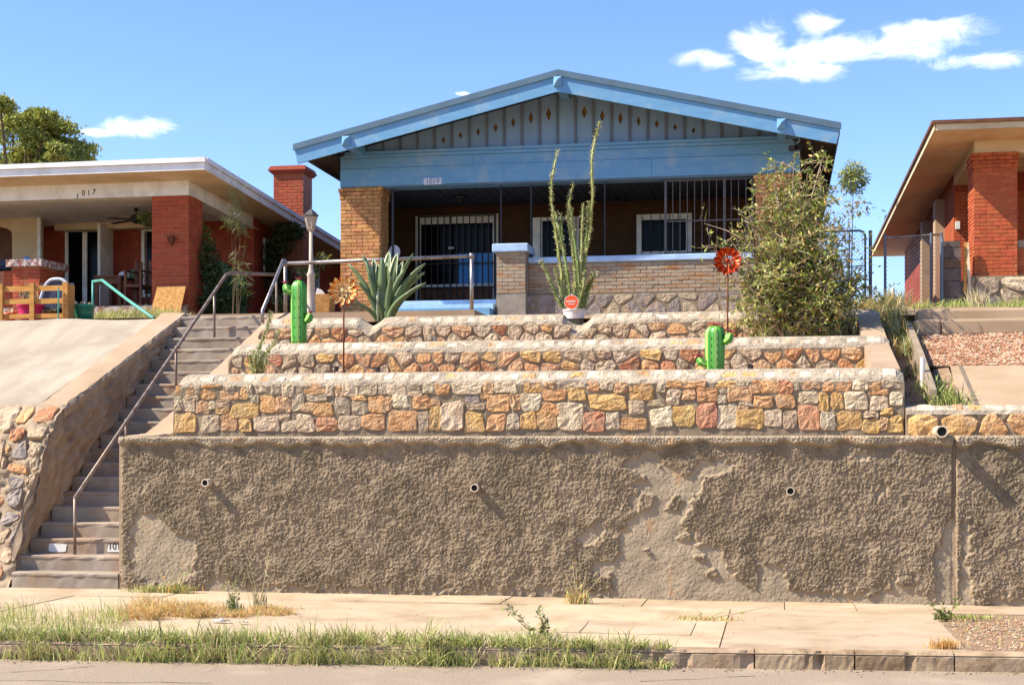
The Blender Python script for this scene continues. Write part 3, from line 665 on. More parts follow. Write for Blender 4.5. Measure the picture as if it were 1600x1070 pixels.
C = '''168,140,310,205,y 317,140,400,180,t 410,140,475,170,o 483,145,598,235,o 607,150,705,245,n 712,155,745,220,g 765,150,900,218,p 920,165,985,230,o 990,160,1115,220,o 1130,145,1218,212,t 1224,145,1320,212,o 1330,140,1468,205,g
205,205,250,240,g 405,178,475,235,p 258,195,425,292,p 183,252,240,308,g 440,245,575,340,o 585,255,740,345,o 748,230,885,310,t 890,235,950,360,y 970,235,1055,355,y 1062,230,1230,360,t 1232,222,1370,248,o 1242,255,1368,362,t 1385,228,1470,330,w
180,315,325,485,w 332,298,430,328,b 332,332,400,365,p 295,350,508,490,y 513,345,628,478,t 640,360,730,490,b 740,318,892,495,r 898,365,1003,505,g 1008,365,1188,500,y 1192,415,1308,515,y 1192,370,1310,408,b 1320,350,1395,390,y 1312,400,1362,505,p 1366,395,1470,515,y'''
rr = random.Random(77)
zmin = WZ + .01
for txt, ox, sc_ in ((A, 260, 3.636), (B, 680, 3.636), (C, 1080, 4.444)):
    for it in txt.split():
        a, b, c, d, k = it.split(','); a, b, c, d = (float(q) for q in (a, b, c, d))
        x0, zb = at(ox + a / sc_, 560 + d / sc_, Y1); x1, zt_ = at(ox + c / sc_, 560 + b / sc_, Y1)
        zb = max(zb, zmin); zt_ = min(zt_, Z1 - .135); x0 = max(x0, X1a + .01); x1 = min(x1, X1b - .01)
        if x1 - x0 < .03 or zt_ - zb < .02: continue
        gx_, gz_ = .019, .015; make_stone(stone_poly_box(x0 - gx_, max(zb - gz_, zmin), x1 + gx_, min(zt_ + gz_, Z1 - .13), rr, 14, rr.uniform(4, 7)), lambda x, z: Y1, rr.uniform(.012, .025), 'stone_' + k, W1, rr)
coping_stones(W1, X1a, X1b, Y1, zt1, (.19, .15), rr, 60)
# --- walls two and three
def rubble(w, x0, x1, yf, z0, z1, ww, hh, gap, rr, pal, proud=(.012, .03), surf=None, ztop=None, name='stone'):
    for p in voronoi_polys(x0, x1, z0, z1, ww, hh, gap, rr, ztop):
        make_stone(p, surf or (lambda x, z: yf), rr.uniform(*proud), 'stone_' + rr.choice(pal), w, rr, name)
Y2 = 17.8; X2a, X2b = ax(357, Y2), ax(1391, Y2); Z2 = az(880, 530, Y2 + .2)
W2, r2, pf2, zt2 = stone_wall('stone_terrace_wall', 'middle stone terrace wall between the lowest wall and the top wall', X2a, X2b, Y2, 2.36, Z2, 32)
paint_coping(W2, Y2, zt2, (.19, .15))
rubble(W2, X2a + .05, X2b - .03, Y2, 2.40, Z2 - .155, .24, .16, .034, random.Random(14), 'ooyytpgbnrn')
coping_stones(W2, X2a, X2b, Y2, zt2, (.19, .15), random.Random(15), 60)
Y3 = 19.6; X3a, X3b = ax(404, Y3), ax(1376, Y3); Z3 = az(880, 490, Y3 + .2)
n1, n2 = ax(577, Y3), ax(902, Y3)
def zt3(x): return Z3 - .13 * max(0, 1 - abs(x - n1) / .19) ** .8 - .16 * max(0, 1 - (abs(x - n2) / .22) ** 2)
W3, r3, pf3, _ = stone_wall('stone_terrace_wall', 'top stone terrace wall in front of the yard, notched for the agave and the pot', X3a, X3b, Y3, 2.82, zt3, 33)
paint_coping(W3, Y3, zt3, (.19, .15))
rubble(W3, X3a + .05, X3b - .03, Y3, 2.86, Z3 - .155, .25, .17, .036, random.Random(18), 'ogtpbonytp', ztop=lambda x: zt3(x) - .16)
coping_stones(W3, X3a, X3b, Y3, zt3, (.19, .15), random.Random(19), 60)
# beds behind the terrace walls
def sheet(name, m, pts, kind='structure'):
    mb = MB(); mb.add(pts, [tuple(range(len(pts)))]); return tag(mb.build(name, m), kind=kind)
sheet('planting_bed', 'gravel_base', [(-6.98, Y1 + .3, Z1 - .05), (X1b - .02, Y1 + .3, Z1 - .05), (X2b, Y2 + .02, Z1 - .02), (-6.98, Y2 + .02, Z1 - .02)])
sheet('planting_bed', 'gravel_base', [(-6.98, Y2 + .3, Z2 - .05), (X2b, Y2 + .3, Z2 - .05), (X3b, Y3 + .02, Z2 - .02), (-6.98, Y3 + .02, Z2 - .02)])
sheet('planting_bed', 'gravel_base', [(-6.98, Y3 + .3, Z3 - .06), (X3b, Y3 + .3, Z3 - .06), (X3b, 21.0, Z3 - .03), (-6.98, 21.0, Z3 - .03)])
# walkway, yard
MB().box(-8.86, -4.4, 20.98, 22.2, 3.3, 3.66).build('walkway', 'concrete_tan'); tag(bpy.data.objects['walkway'], kind='structure')
sheet('yard', 'dirt', [(-8.86, 22.19, 3.64), (-4.4, 22.19, 3.64), (-4.39, 20.95, 3.36), (1.42, 20.95, 3.36), (1.42, 25.3, 4.03), (1.45, 34, 4.2), (-8.9, 34, 4.2), (-8.9, 25.3, 4.03)])
# end wall of the terraces on the right, pale triangular concrete flank
fl = thing('terrace_end_wall', 'pale sloping concrete flank closing the right end of the terraces', 'wall', (X1b - .1, Y1 + 1, 1.7))
x0, x1 = X1b - .30, X1b - .015
mb = MB(); mb.prism([(x0, Y1 + .34, 1.7), (x0, Y1 + .34, Z1 - .01), (x0, Y2 - .02, Z1 + .36), (x0, Y2 + .3, Z2 - .04), (x0, Y3 + .2, Z3 - .05), (x0, Y3 + .4, 1.7)], (x1 - x0, 0, 0)); mb.build('flank', 'concrete_tan', fl)

# ------------------------------------------------------------------ the long outdoor stairs
SX0, SX1 = -8.85, -7.46; RI, TR, SY = .18, .265, 15.62
st = thing('concrete_stairs', 'long flight of worn concrete stairs climbing beside the stucco wall', 'stairs', (-8.15, SY, 0))
rr = random.Random(9)
for k in range(1, 21):
    y0 = SY + (k - 1) * TR; n = 14; rings = []; mb = MB(); ex = -.06 * max(0, 2 - k)
    for j in range(n + 1):
        x = SX0 - ex + .004 + (SX1 - SX0 + ex - .008) * j / n; e = lambda s: rr.uniform(-s, s); z1 = k * RI; w = abs(rr.gauss(0, .006))
        rings.append([(x, y0 + e(.003), z1 - RI - .02), (x, y0 + e(.004), z1 - .05), (x, y0 - .012 + w + e(.003), z1 - .035), (x, y0 - .012 + w + e(.003), z1 - .012 - w * .5), (x, y0 + .012 + w, z1 - .002), (x, y0 + TR + .03, z1), (x, y0 + TR + .03, z1 - RI - .02)])
    mb.loft(rings); s_ = mb.build('step', 'concrete_step', st)
    if k == 3:
        for (px0, px1, py0, py1, nm) in ((74, 106, 842, 864, 'paint_patch'), (165, 200, 844, 866, 'number_patch')):
            (xa, za), (xb, zb) = at(px0, py1, y0), at(px1, py0, y0); xb = min(xb, SX1 - .03)
            m2 = MB(); m2.prism([(q[0], y0 - .006, q[1]) for q in stone_poly_box(xa, max(za, 2 * RI + .012), xb, min(zb, 3 * RI - .055), rr, 16, 5)], (0, .02, 0)); m2.build(nm, 'white_paint', s_)
        xa = ax(166, y0); text('house_number', '1019', .115, (xa + .135, y0 - .008, 2.48 * RI + .005), 'ink', s_, sx=.95)
# flank wall on the left of the stairs, with its sloping coping
def topz(y): return 2.2 + .4 * (y - 17.2)
lf = thing('stair_flank_wall', 'cracked tan plaster wall with a sloping top along the left side of the stairs', 'wall', (-9.05, 18.2, 0))
ny, nz_ = 150, 70; Yg = np.linspace(15.75, 20.9, ny)[:, None] * np.ones((1, nz_))
front = np.interp(Yg[:, 0], [15.75, 16.05, 16.45, 16.7, 17.05, 20.9], [.35, .9, 1.5, 1.95, 2.16, topz(20.9)])[:, None]
bot = np.maximum(0, (Yg[:, :1] - SY) / TR * RI - .35); T = np.linspace(0, 1, nz_)[None]; Zg = bot + (front - bot) * T
n_a = fnoise(ny, nz_, .03, .25, 1.2, 3) * .02 + fnoise(ny, nz_, .03, .06, .2, 4) * .003
tp = np.clip((T - .93) / .07, 0, 1) ** 2 * .03
gridmesh('plaster_face', np.stack([SX0 + n_a - tp, Yg, Zg], -1), 'plaster', lf)
mb = MB(); rings = []
for j in range(40):
    y = 17.0 + (20.85 - 17.0) * j / 39; z = topz(y); e = lambda s=.006: R.uniform(-s, s)
    rings.append([(SX0 - .0 + e(), y, z - .12), (SX0 + .01 + e(), y, z - .02), (SX0 - .02 + e(), y, z + .012 + e(.004)), (SX0 - .36 + e(), y, z + .03 + e(.004)), (SX0 - .37, y, z - .2)])
mb.loft(rings); mb.build('coping', 'concrete_tan', lf)
# concrete apron sloping down from the neighbour's yard
mb = MB(); xs_ = np.linspace(-19, SX0 - .385, 30); ys_ = np.linspace(17.06, 20.75, 24)
nn = fnoise(30, 24, .25, .8, 4, 6) * .012
P = np.array([[(x, y, 2.17 + (3.60 - 2.17) * ((y - 17.06) / 3.69) ** 1.0 + nn[i, j] * .6) for j, y in enumerate(ys_)] for i, x in enumerate(xs_)])
apron = struct(gridmesh('concrete_apron', P, 'concrete_pale'))
sheet('yard', 'dirt', [(-20, 20.74, 3.60), (-8.86, 20.74, 3.60), (-8.86, 24.4, 3.72), (-8.9, 34, 4.1), (-20, 34, 4.1), (-20, 24.4, 3.72)])
# rubble wall under the apron
def lwy(z): return float(np.interp(z, [0, .5, 1.0, 1.6, 2.0, 2.2], [15.62, 15.9, 16.25, 16.45, 16.75, 17.05]))
lw = thing('rubble_wall', 'leaning wall of big pale and orange rubble at the left edge, below the concrete apron', 'wall', (-10.5, 15.9, 0))
nx, nz_ = 120, 70; Xg = np.linspace(-13.5, SX0 + .03, nx)[:, None] * np.ones((1, nz_)); Zg = np.ones((nx, 1)) * np.linspace(-.05, 2.17, nz_)[None]
Yg = np.vectorize(lwy)(np.clip(Zg, 0, 2.2)) + fnoise(nx, nz_, .035, .12, .5, 8) * .018
gridmesh('mortar_body', np.stack([Xg, Yg, Zg], -1), 'plaster', lw)
rr = random.Random(41)
x_m = -9.35
for p in voronoi_polys(-11.6, x_m, .02, 2.14, .40, .27, .05, rr): make_stone(p, lambda x, z: lwy(max(z, 0)), rr.uniform(.025, .055), 'stone_' + rr.choice('gkbgtnkb'), lw, rr, nd=(0, -.84, .54))
for p in voronoi_polys(x_m, SX0 - .01, .05, 2.14, .24, .2, .06, rr):
    if rr.random() < .9: make_stone(p, lambda x, z: lwy(max(z, 0)), rr.uniform(.02, .05), 'stone_' + rr.choice('obnkgbo'), lw, rr, nd=(0, -.84, .54))
# flank on the right of the stairs: sloping cap that climbs past the terrace walls
rf = thing('stair_side_wall', 'low sloping tan concrete wall on the right side of the stairs, climbing past the terraces', 'wall', (-7.2, 18.2, 0))
cap = [(WY + .02, WZ - .005), (16.3, 1.80), (17.2, 2.12), (17.95, 2.47), (19.2, 2.98), (20.0, 3.32), (20.7, 3.62)]
mb = MB(); rings = []
for i in range(60):
    y = cap[0][0] + (cap[-1][0] - cap[0][0]) * i / 59; z = float(np.interp(y, [c[0] for c in cap], [c[1] for c in cap])); e = lambda s=.006: R.uniform(-s, s)
    rings.append([(SX1 + e(), y, -.05), (SX1 + e(), y, z - .05), (SX1 + .03 + e(), y, z + e()), (-6.98 + e(), y, z + .02 + e()), (-6.93, y, z - .02), (-6.93, y, -.05)])
mb.loft(rings); mb.build('sloping_cap', 'concrete_tan', rf)

# ------------------------------------------------------------------ the neighbour's bank on the right
YR = 15.76; XR0 = X1b + .012
rwz = az(1500, 633, YR + .2)
WR, r4, pf4, zt4 = stone_wall('stone_band_wall', 'low stone band wall on the right, around the thick drain pipe', XR0, 6.2, YR, WZ - .04, rwz, 61, bev=(.16, .09), endround=0)
paint_coping(WR, YR, zt4, (.16, .09))
rubble(WR, XR0 + .02, 3.9, YR, WZ - .02, rwz - .1, .34, .19, .05, random.Random(5), 'oytpgoyt', (.02, .04))
coping_stones(WR, XR0, 3.8, YR, zt4, (.16, .09), random.Random(6), 20)
xl = 1.66
sheet('concrete_ramp', 'concrete_tan', [(xl + .25, YR + .35, rwz - .005), (6.2, YR + .35, rwz - .005), (6.2, 17.6, 2.58), (xl + .32, 17.6, 2.58)])
mb = MB(); mb.box(0, 1, 0, 1, 0, 1); mb = MB()
for x_ in (ax(1517, 16.7), ax(1660, 16.7)): mb.add([(x_ - .025, YR + .36, rwz + .001), (x_ + .02, YR + .36, rwz + .001), (x_ + .012, 17.59, 2.585), (x_ - .03, 17.59, 2.585)], [(0, 1, 2, 3)])
mb.build('joint', 'crack', bpy.data.objects['concrete_ramp'])
sheet('gravel_bank', 'gravel_base', [(xl, 17.6, 2.575), (6.2, 17.6, 2.575), (6.2, 19.25, 3.08), (xl, 19.25, 3.08)])
sheet('earth_bank', 'dirt', [(X1b - .02, YR + .3, rwz - .06), (xl + .32, YR + .3, rwz - .04), (xl + .3, 17.6, 2.56), (xl - .02, 19.2, 3.06), (xl - .02, 20.9, 3.5), (X3b - .1, 20.9, 3.42), (X2b - .1, 18., 2.6)])
kb = thing('concrete_kerbs', 'two stacked concrete kerb beams above the orange gravel on the right', 'kerb', (3.5, 19.3, 3.07))
for (y0, z0, z1, xa) in ((19.2, 3.05, az(1500, 498, 19.2), ax(1428, 19.2)), (19.48, 3.2, az(1500, 482, 19.5), ax(1433, 19.48))):
    xx = [xa, ax(1471, y0), 6.2] if y0 < 19.3 else [xa, 6.2]
    for i in range(len(xx) - 1):
        mb = MB(); mb.box(xx[i] + .004, xx[i + 1] - .004, y0, y0 + .3, z0, z1); o = mb.build('beam', 'concrete_tan', kb)
        bv = o.modifiers.new('bevel', 'BEVEL'); bv.width = .035; bv.segments = 2
sheet('yard', 'dirt', [(xl - .03, 19.7, 3.36), (6.5, 19.7, 3.36), (9, 26, 4.05), (9, 40, 4.2), (1.4, 40, 4.2), (1.4, 25.2, 4.02), (xl - .1, 20.9, 3.5)])
ge = thing('edging_wall', 'thin concrete edging running up the bank at the right end of the terraces', 'wall', (xl, 17.5, 2.1))
mb = MB(); mb.prism([(xl - .04, 16.2, 2.0), (xl - .04, 16.25, 2.25), (xl - .04, 17.6, 2.72), (xl - .04, 19.3, 3.24), (xl - .04, 19.3, 2.6), (xl - .04, 17, 2.0)], (.07, 0, 0)); mb.build('edging', 'concrete_old', ge)
x_, z_ = at(1441, 603, 16.9); mb = MB(); mb.tube([(x_, 16.9, z_ - .15), (x_ + .005, 16.92, z_ + .32)], .026, 10); tag(mb.build('standpipe', 'white_plastic'), 'white plastic standpipe on the earth bank right of the terraces', 'pipe')
# ================================================================== THE BLUE HOUSE
HY = 26.0; CXm = -3.765
bh = thing('blue_bungalow', 'tan brick bungalow with a blue gable, number 1019, at the top of the terraces', 'house', (CXm, HY, 4.0))
FL = 4.33                                                           # porch floor
cl0, cl1 = ax(532, HY), ax(594, HY); cr0, cr1 = ax(1180, HY), ax(1250, HY)
BZ0, BZ1 = 6.46, 7.10
def corbel(z): return .035 if z > BZ0 - .075 else (.018 if z > BZ0 - .2 else 0.)
for (a, b, side) in ((cl0, cl1, 1), (cr0, cr1, 0)):
    c = MB().box(a + .004, b - .004, HY + .004, HY + .55, 4.0, BZ0).build('column', 'brick_mortar', bh)
    zlow = FL - .33 if side else 5.35
    lay_bricks(c, 'x', HY, a, b, zlow, BZ0 - .004, 'brick_tan', cor=corbel)
    if side: lay_bricks(c, 'y', b, HY + .006, HY + .55, FL - .3, BZ0 - .004, 'brick_tan', outdir=1, joined='side_bricks', cor=corbel)
    else: lay_bricks(c, 'x', HY, a, b, 4.0, 5.35, 'brick_tan', joined='lower_bricks')
# beam over the porch, in stepped boards
mb = MB(); mb.box(cl0 + .01, cr1 - .01, HY + .02, HY + .5, BZ0 + .003, BZ1 - .01); mb.build('beam', 'blue_paint', bh)
for (z0, z1, pr, nm, m) in ((BZ0 - .03, BZ0 + .003, -.015, 'beam_drip', 'edge_metal'), (BZ0 + .003, BZ0 + .33, .012, 'fascia_board', 'blue_paint'), (BZ0 + .336, BZ0 + .52, -.006, 'fascia_board', 'blue_paint'), (BZ0 + .525, BZ0 + .585, .02, 'moulding', 'blue_paint'), (BZ1 - .05, BZ1, .05, 'moulding', 'blue_paint')):
    cuts = [cl0, cl0 + R.uniform(2.2, 3.2), cl0 + R.uniform(4.8, 6.), cr1]
    for i in range(3): MB().box(cuts[i] + (.002 if i else 0), cuts[i + 1] - (.002 if i < 2 else 0), HY - pr - R.uniform(0, .003), HY + .06, z0 + R.uniform(0, .002), z1).build(nm, m, bh)
np_ = MB(); x0, z0 = at(662, 289, HY - .02); x1, z1 = at(690, 278, HY - .02)
plate = MB().box(x0, x1, HY - .022, HY - .012, z0, z1).build('number_plate', 'plate', bh)
text('house_number', '1019', .125, ((x0 + x1) / 2, HY - .0225, (z0 + z1) / 2), 'ink_grey', plate, sx=1.05)
# roof: two slopes, rake boards, soffit
RY0, RY1 = 25.05, 41.0; PK = 8.20; EV = 7.08; EL, ER = CXm - 4.80, CXm + 4.80
sl_ = (PK - EV) / (CXm - EL); th = .10
roof = thing('roof', '', ''); roof.parent = bh; roof.location = Vector((CXm, 26, 8)) - wloc(bh)
for s in (-1, 1):
    xe = CXm + s * 4.80; nrm = Vector((s * sl_, 0, 1)).normalized()
    mb = MB(); mb.prism([(CXm, RY0, PK), (xe, RY0, EV), (xe, RY0, EV - .03), (CXm, RY0, PK - .03)], (0, RY1 - RY0, 0)); mb.build('roof_slope', 'shingle', roof)
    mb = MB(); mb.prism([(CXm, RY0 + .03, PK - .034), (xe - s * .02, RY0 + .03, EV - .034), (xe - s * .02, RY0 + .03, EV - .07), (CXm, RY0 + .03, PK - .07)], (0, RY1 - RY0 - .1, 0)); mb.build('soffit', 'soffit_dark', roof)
    mb = MB(); mb.prism([(CXm, RY0 - .035, PK + .008), (xe + s * .02, RY0 - .035, EV + .008), (xe + s * .02, RY0 - .035, EV - .10), (CXm, RY0 - .035, PK - .10)], (0, .03, 0)); mb.build('rake_edge', 'edge_metal', roof)
    mb = MB(); mb.prism([(CXm, RY0 - .003, PK - .085), (xe, RY0 - .003, EV - .085), (xe - s * .06, RY0 - .003, EV - .34), (CXm, RY0 - .003, PK - .37)], (0, .045, 0)); mb.build('rake_board', 'blue_paint', roof)
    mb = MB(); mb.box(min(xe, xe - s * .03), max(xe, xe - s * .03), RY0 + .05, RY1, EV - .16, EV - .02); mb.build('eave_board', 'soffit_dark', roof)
for bx in (CXm - 3.83, CXm, CXm + 3.83):
    zt_ = PK - .09 - abs(bx - CXm) * sl_; zb = zt_ - .19; w = .075
    mb = MB(); mb.box(bx - w, bx + w, RY0 - .03, HY + .05, zb, zt_ - .02)
    mb.add([(bx - w, RY0 - .03, zb), (bx + w, RY0 - .03, zb), (bx + w, RY0 - .03, zt_ - .02), (bx - w, RY0 - .03, zt_ - .02), (bx, RY0 - .10, (zb + zt_) / 2)], [(0, 1, 4), (1, 2, 4), (2, 3, 4), (3, 0, 4)])
    mb.build('bracket', 'blue_paint', bh)
# gable: boards and battens, some boards pierced with a diamond
MB().box(CXm - 3.9, CXm + 3.9, HY + .14, HY + .16, BZ1, BZ1 + .10).build('gable_sill', 'blue_batten', bh)
gz = lambda x: PK - .11 - abs(x - CXm) * sl_
bw = .327
mb = MB(); mb.prism([(CXm - 3.7, HY + .16, BZ1), (CXm + 3.7, HY + .16, BZ1), (CXm + 3.7, HY + .16, gz(CXm + 3.7)), (CXm, HY + .16, gz(CXm)), (CXm - 3.7, HY + .16, gz(CXm - 3.7))], (0, .02, 0)); mb.build('gable_backing', 'tan_void', bh)
for k in range(-13, 14):
    c = CXm + k * bw; x0, x1 = c - bw / 2 + .002, c + bw / 2 - .002
    if k == 0: top = [(x1, gz(x1)), (c, gz(c)), (x0, gz(x0))]
    else: top = [(x1, gz(x1)), (x0, gz(x0))]
    if min(t[1] for t in top) < BZ1 + .015: 
        if max(t[1] for t in top) < BZ1 + .03: continue
        top = [(t[0], max(t[1], BZ1 + .012)) for t in top]
    y0, y1 = HY + .085, HY + .105
    outl = [(x0, BZ1 + .001), (x1, BZ1 + .001)] + top
    mb = MB()
    if 1 <= abs(k) <= 7:
        dz = 7.69 - .068 * (abs(k) - 1); hh = (.125 - .009 * abs(k)) * R.uniform(.85, 1.12); hw = (.052 - .002 * abs(k)) * R.uniform(.85, 1.1); dz += R.uniform(-.012, .012)
        dia = [(c, dz - hh), (c + hw, dz), (c, dz + hh), (c - hw, dz)]
        L_, R_ = [(x0, BZ1 + .001), (c, BZ1 + .001), dia[0], dia[3], dia[2], (c, gz(c)), (x0, gz(x0))], [(c, BZ1 + .001), (x1, BZ1 + .001), (x1, gz(x1)), (c, gz(c)), dia[2], dia[1], dia[0]]
        for pp in (L_, R_): mb.prism([(a, y0, b) for a, b in pp], (0, y1 - y0, 0))
    else: mb.prism([(a, y0, b) for a, b in outl], (0, y1 - y0, 0))
    mb.build('gable_board', 'blue_gable', bh)
    if k > -13:
        xb = c - bw / 2; zb_ = gz(xb)
        if zb_ > BZ1 + .04: MB().box(xb - .022, xb + .022, HY + .06, HY + .0845, BZ1 + .002, zb_ - .01).build('batten', 'blue_batten', bh)
# porch: floor, ceiling, back wall with door and two windows
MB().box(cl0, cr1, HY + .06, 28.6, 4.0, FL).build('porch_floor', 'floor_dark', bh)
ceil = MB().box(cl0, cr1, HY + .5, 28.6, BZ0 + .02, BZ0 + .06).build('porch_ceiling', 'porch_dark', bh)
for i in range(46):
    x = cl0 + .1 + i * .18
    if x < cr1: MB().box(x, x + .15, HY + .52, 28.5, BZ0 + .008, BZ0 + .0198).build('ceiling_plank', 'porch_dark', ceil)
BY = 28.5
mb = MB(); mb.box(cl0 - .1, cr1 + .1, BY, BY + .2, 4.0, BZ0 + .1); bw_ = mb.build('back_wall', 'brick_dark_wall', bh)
mb = MB(); z = FL; j = 0
while z < BZ0:                                                        # raised courses on the shaded wall
    a = cl0 - (.11 if j % 2 else 0)
    while a < cr1: mb.box(max(a, cl0) + .005, min(a + .21, cr1), BY - .01, BY, z + .005, z + .063); a += .215
    z += .0677; j += 1
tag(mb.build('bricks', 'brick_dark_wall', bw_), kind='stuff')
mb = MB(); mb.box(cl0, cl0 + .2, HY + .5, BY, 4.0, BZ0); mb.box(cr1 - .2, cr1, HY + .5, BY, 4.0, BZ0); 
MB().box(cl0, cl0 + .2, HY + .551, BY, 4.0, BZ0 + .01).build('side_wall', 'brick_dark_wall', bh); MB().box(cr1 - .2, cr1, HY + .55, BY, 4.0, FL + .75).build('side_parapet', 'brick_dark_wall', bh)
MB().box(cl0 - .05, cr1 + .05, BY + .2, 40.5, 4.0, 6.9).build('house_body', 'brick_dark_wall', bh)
def framed(nm, x0, x1, z0, z1, y, parent, fr=.1, glass='glass_dark', m='white_trim', head=None):
    d = thing(nm, '', ''); d.parent = parent; d.location = Vector(((x0 + x1) / 2, y, z0)) - wloc(parent); h = head or fr
    MB().box(x0, x0 + fr, y - .03, y + .02, z0, z1).build('jamb', m, d); MB().box(x1 - fr, x1, y - .03, y + .02, z0, z1).build('jamb', m, d)
    MB().box(x0 + fr + .001, x1 - fr - .001, y - .03, y + .02, z1 - h, z1).build('head', m, d)
    MB().box(x0 + fr + .001, x1 - fr - .001, y - .04, y + .02, z0, z0 + .06).build('sill', m, d)
    MB().box(x0 + fr + .001, x1 - fr - .001, y - .008, y - .004, z0 + .061, z1 - h - .001).build('pane', glass, d)
    return d
dx0, dx1 = ax(650, BY), ax(779, BY); dzt = az(700, 337, BY)
door = framed('double_door', dx0, dx1, FL, dzt, BY - .012, bh, .11, head=.17)
mb = MB(); mb.box(dx0 + .112, dx1 - .112, BY - .06, BY - .035, FL + .001, FL + .52); mb.build('kick_panel', 'wood_brown', door)
MB().box(dx0 + .112, dx1 - .112, BY - .065, BY - .035, FL + .525, FL + .575).build('glazing_rail', 'white_trim', door)
bx0, bx1 = ax(717, BY), dx1 - .115
for i in range(7):
    a = bx0 + (bx1 - bx0) * i / 7; MB().box(a + .004, a + (bx1 - bx0) / 7 - .004, BY - .034, BY - .026 - .004 * (i % 2), FL + .58, az(745, 396, BY)).build('blind_slat', 'curtain_blue', door)
w1 = framed('window', ax(833, BY), ax(905, BY), FL + .8, az(860, 340, BY), BY - .012, bh, .07)
MB().box(ax(838, BY), ax(848, BY), BY - .05, BY - .04, FL + .86, az(860, 346, BY)).build('curtain', 'white_trim', w1); MB().box(ax(893, BY), ax(902, BY), BY - .05, BY - .04, FL + .86, az(860, 346, BY)).build('curtain', 'white_trim', w1)
w2 = framed('window', ax(995, BY), ax(1081, BY), az(1030, 398, BY), az(1030, 335, BY), BY - .012, bh, .11)
for w_, p0_, p1_, z0_, z1_ in ((w1, 845, 900, FL + .82, az(860, 341, BY)), (w2, 1003, 1074, az(1030, 397, BY), az(1030, 336, BY))):
    for k in range(6): x = ax(p0_ + (p1_ - p0_) * k / 5, BY - .09); MB().box(x - .008, x + .008, BY - .1, BY - .085, z0_, z1_).build('bar', 'black_iron', w_)
# security gate in front of the door, leaf by leaf
sg = thing('security_gate', '', ''); sg.parent = bh; gy = BY - .12; sg.location = Vector(((dx0 + dx1) / 2, gy, FL)) - wloc(bh)
nb = 12
for i in range(nb + 1):
    x = dx0 + .09 + (dx1 - dx0 - .14) * i / nb; w = .018 if i in (0, 5, nb) else .009
    MB().box(x - w, x + w, gy - w, gy + w, FL + .05, dzt - .02).build('bar', 'black_iron', sg)
for z in (FL + .08, FL + .5, FL + .98, dzt - .03): MB().box(dx0 + .07, dx1 - .05, gy - .012, gy + .012, z - .012, z + .012).build('rail', 'black_iron', sg)
x, z = at(706, 388, gy); MB().tube([(x - .05, gy - .05, z), (x + .06, gy - .06, z - .005)], [.03, .02], 8).build('handle', 'foil', sg)
x, z = at(718, 302, 27.3); mb = MB(); mb.lathe([(.02, 0), (.02, .06), (.15, .07), (.16, .1), (.05, .13)], (x, 27.3, BZ0 - .125), 14); mb.build('porch_light', 'black_iron', bh)
# pedestal and parapet
pe = MB().box(ax(776, 25.7), ax(821, 25.7), 25.71, 26.3, 4.0, 5.14).build('pedestal', 'worn_mortar', bh)
px0, px1 = ax(776, 25.7), ax(821, 25.7); lay_bricks(pe, 'x', 25.705, px0, px1, 4.4, 5.13, 'brick_worn', proud=.004, skew=.002)
o = MB().box(px0 - .07, px1 + .06, 25.62, 26.36, 5.142, 5.29).build('pedestal_cap', 'blue_cap', bh); b_ = o.modifiers.new('bevel', 'BEVEL'); b_.width = .015
pz1 = 4.96; pa = MB().box(px1, cr0, HY - .02, HY + .25, 4.0, pz1).build('parapet', 'worn_mortar', bh)
lay_bricks(pa, 'x', HY - .024, px1 + .005, cr0, 4.4, pz1, 'brick_worn', proud=.008, skew=.006)
MB().box(ax(1030, HY), ax(1046, HY), HY - .04, HY - .0345, az(1038, 463, HY), az(1038, 457, HY)).build('vent', 'dark_inside', pa)
o = MB().box(px1 + .002, cr0 - .002, HY - .07, HY + .30, pz1 + .002, 5.07).build('parapet_cap', 'blue_cap', bh); b_ = o.modifiers.new('bevel', 'BEVEL'); b_.width = .012
fo = MB().box(px0 - .05, cr1 + .05, HY - .10, HY + .2, 3.9, 4.385).build('foundation', 'mortar', bh)
for p in voronoi_polys(px0 + .05, cr1, 4.0, 4.37, .36, .19, .06, random.Random(3)): make_stone(p, lambda x, z: HY - .10, .012, 'stone_' + R.choice('gkkgk'), fo, R)
# blue steps
for i, (y0, z0, z1) in enumerate(((25.35, 3.95, 4.12), (25.68, 3.95, 4.225), (26.0, 3.95, FL))):
    MB().box(cl1 + .02, px0 - .06, y0, y0 + .36, z0, z1).build('porch_step', 'blue_cap' if i else 'blue_paint', bh)
# iron enclosure over the parapet
en = thing('iron_enclosure', '', ''); en.parent = bh; ey = HY + .12; en.location = Vector((CXm, ey, 5.07)) - wloc(bh)
for px in (783, 830, 945, 1040, 1132, 1176): 
    x = ax(px, ey); hw = .022 if px >= 1040 else .013; MB().box(x - hw, x + hw, ey - hw, ey + hw, 5.08 if px > 800 else 5.3, BZ0 - .03).build('post', 'bar_iron' if px >= 1040 else 'black_iron', en)  # same iron throughout: left posts blackened, sun and porch shade put into colour
xa, xb = ax(1040, ey), ax(1176, ey); i = 0; x = xa + .128
while x < xb - .05: MB().box(x - .007, x + .007, ey - .007, ey + .007, 5.1, BZ0 - .05).build('bar', 'bar_iron', en); x += .1295
for z in (5.11, az(1085, 345, ey), BZ0 - .06): MB().box(xa, xb, ey - .011, ey + .011, z - .012, z + .012).build('rail', 'bar_iron', en)
x = ax(614, ey); MB().box(x - .02, x + .02, ey - .02, ey + .02, FL, BZ0 - .03).build('post', 'black_iron', en)
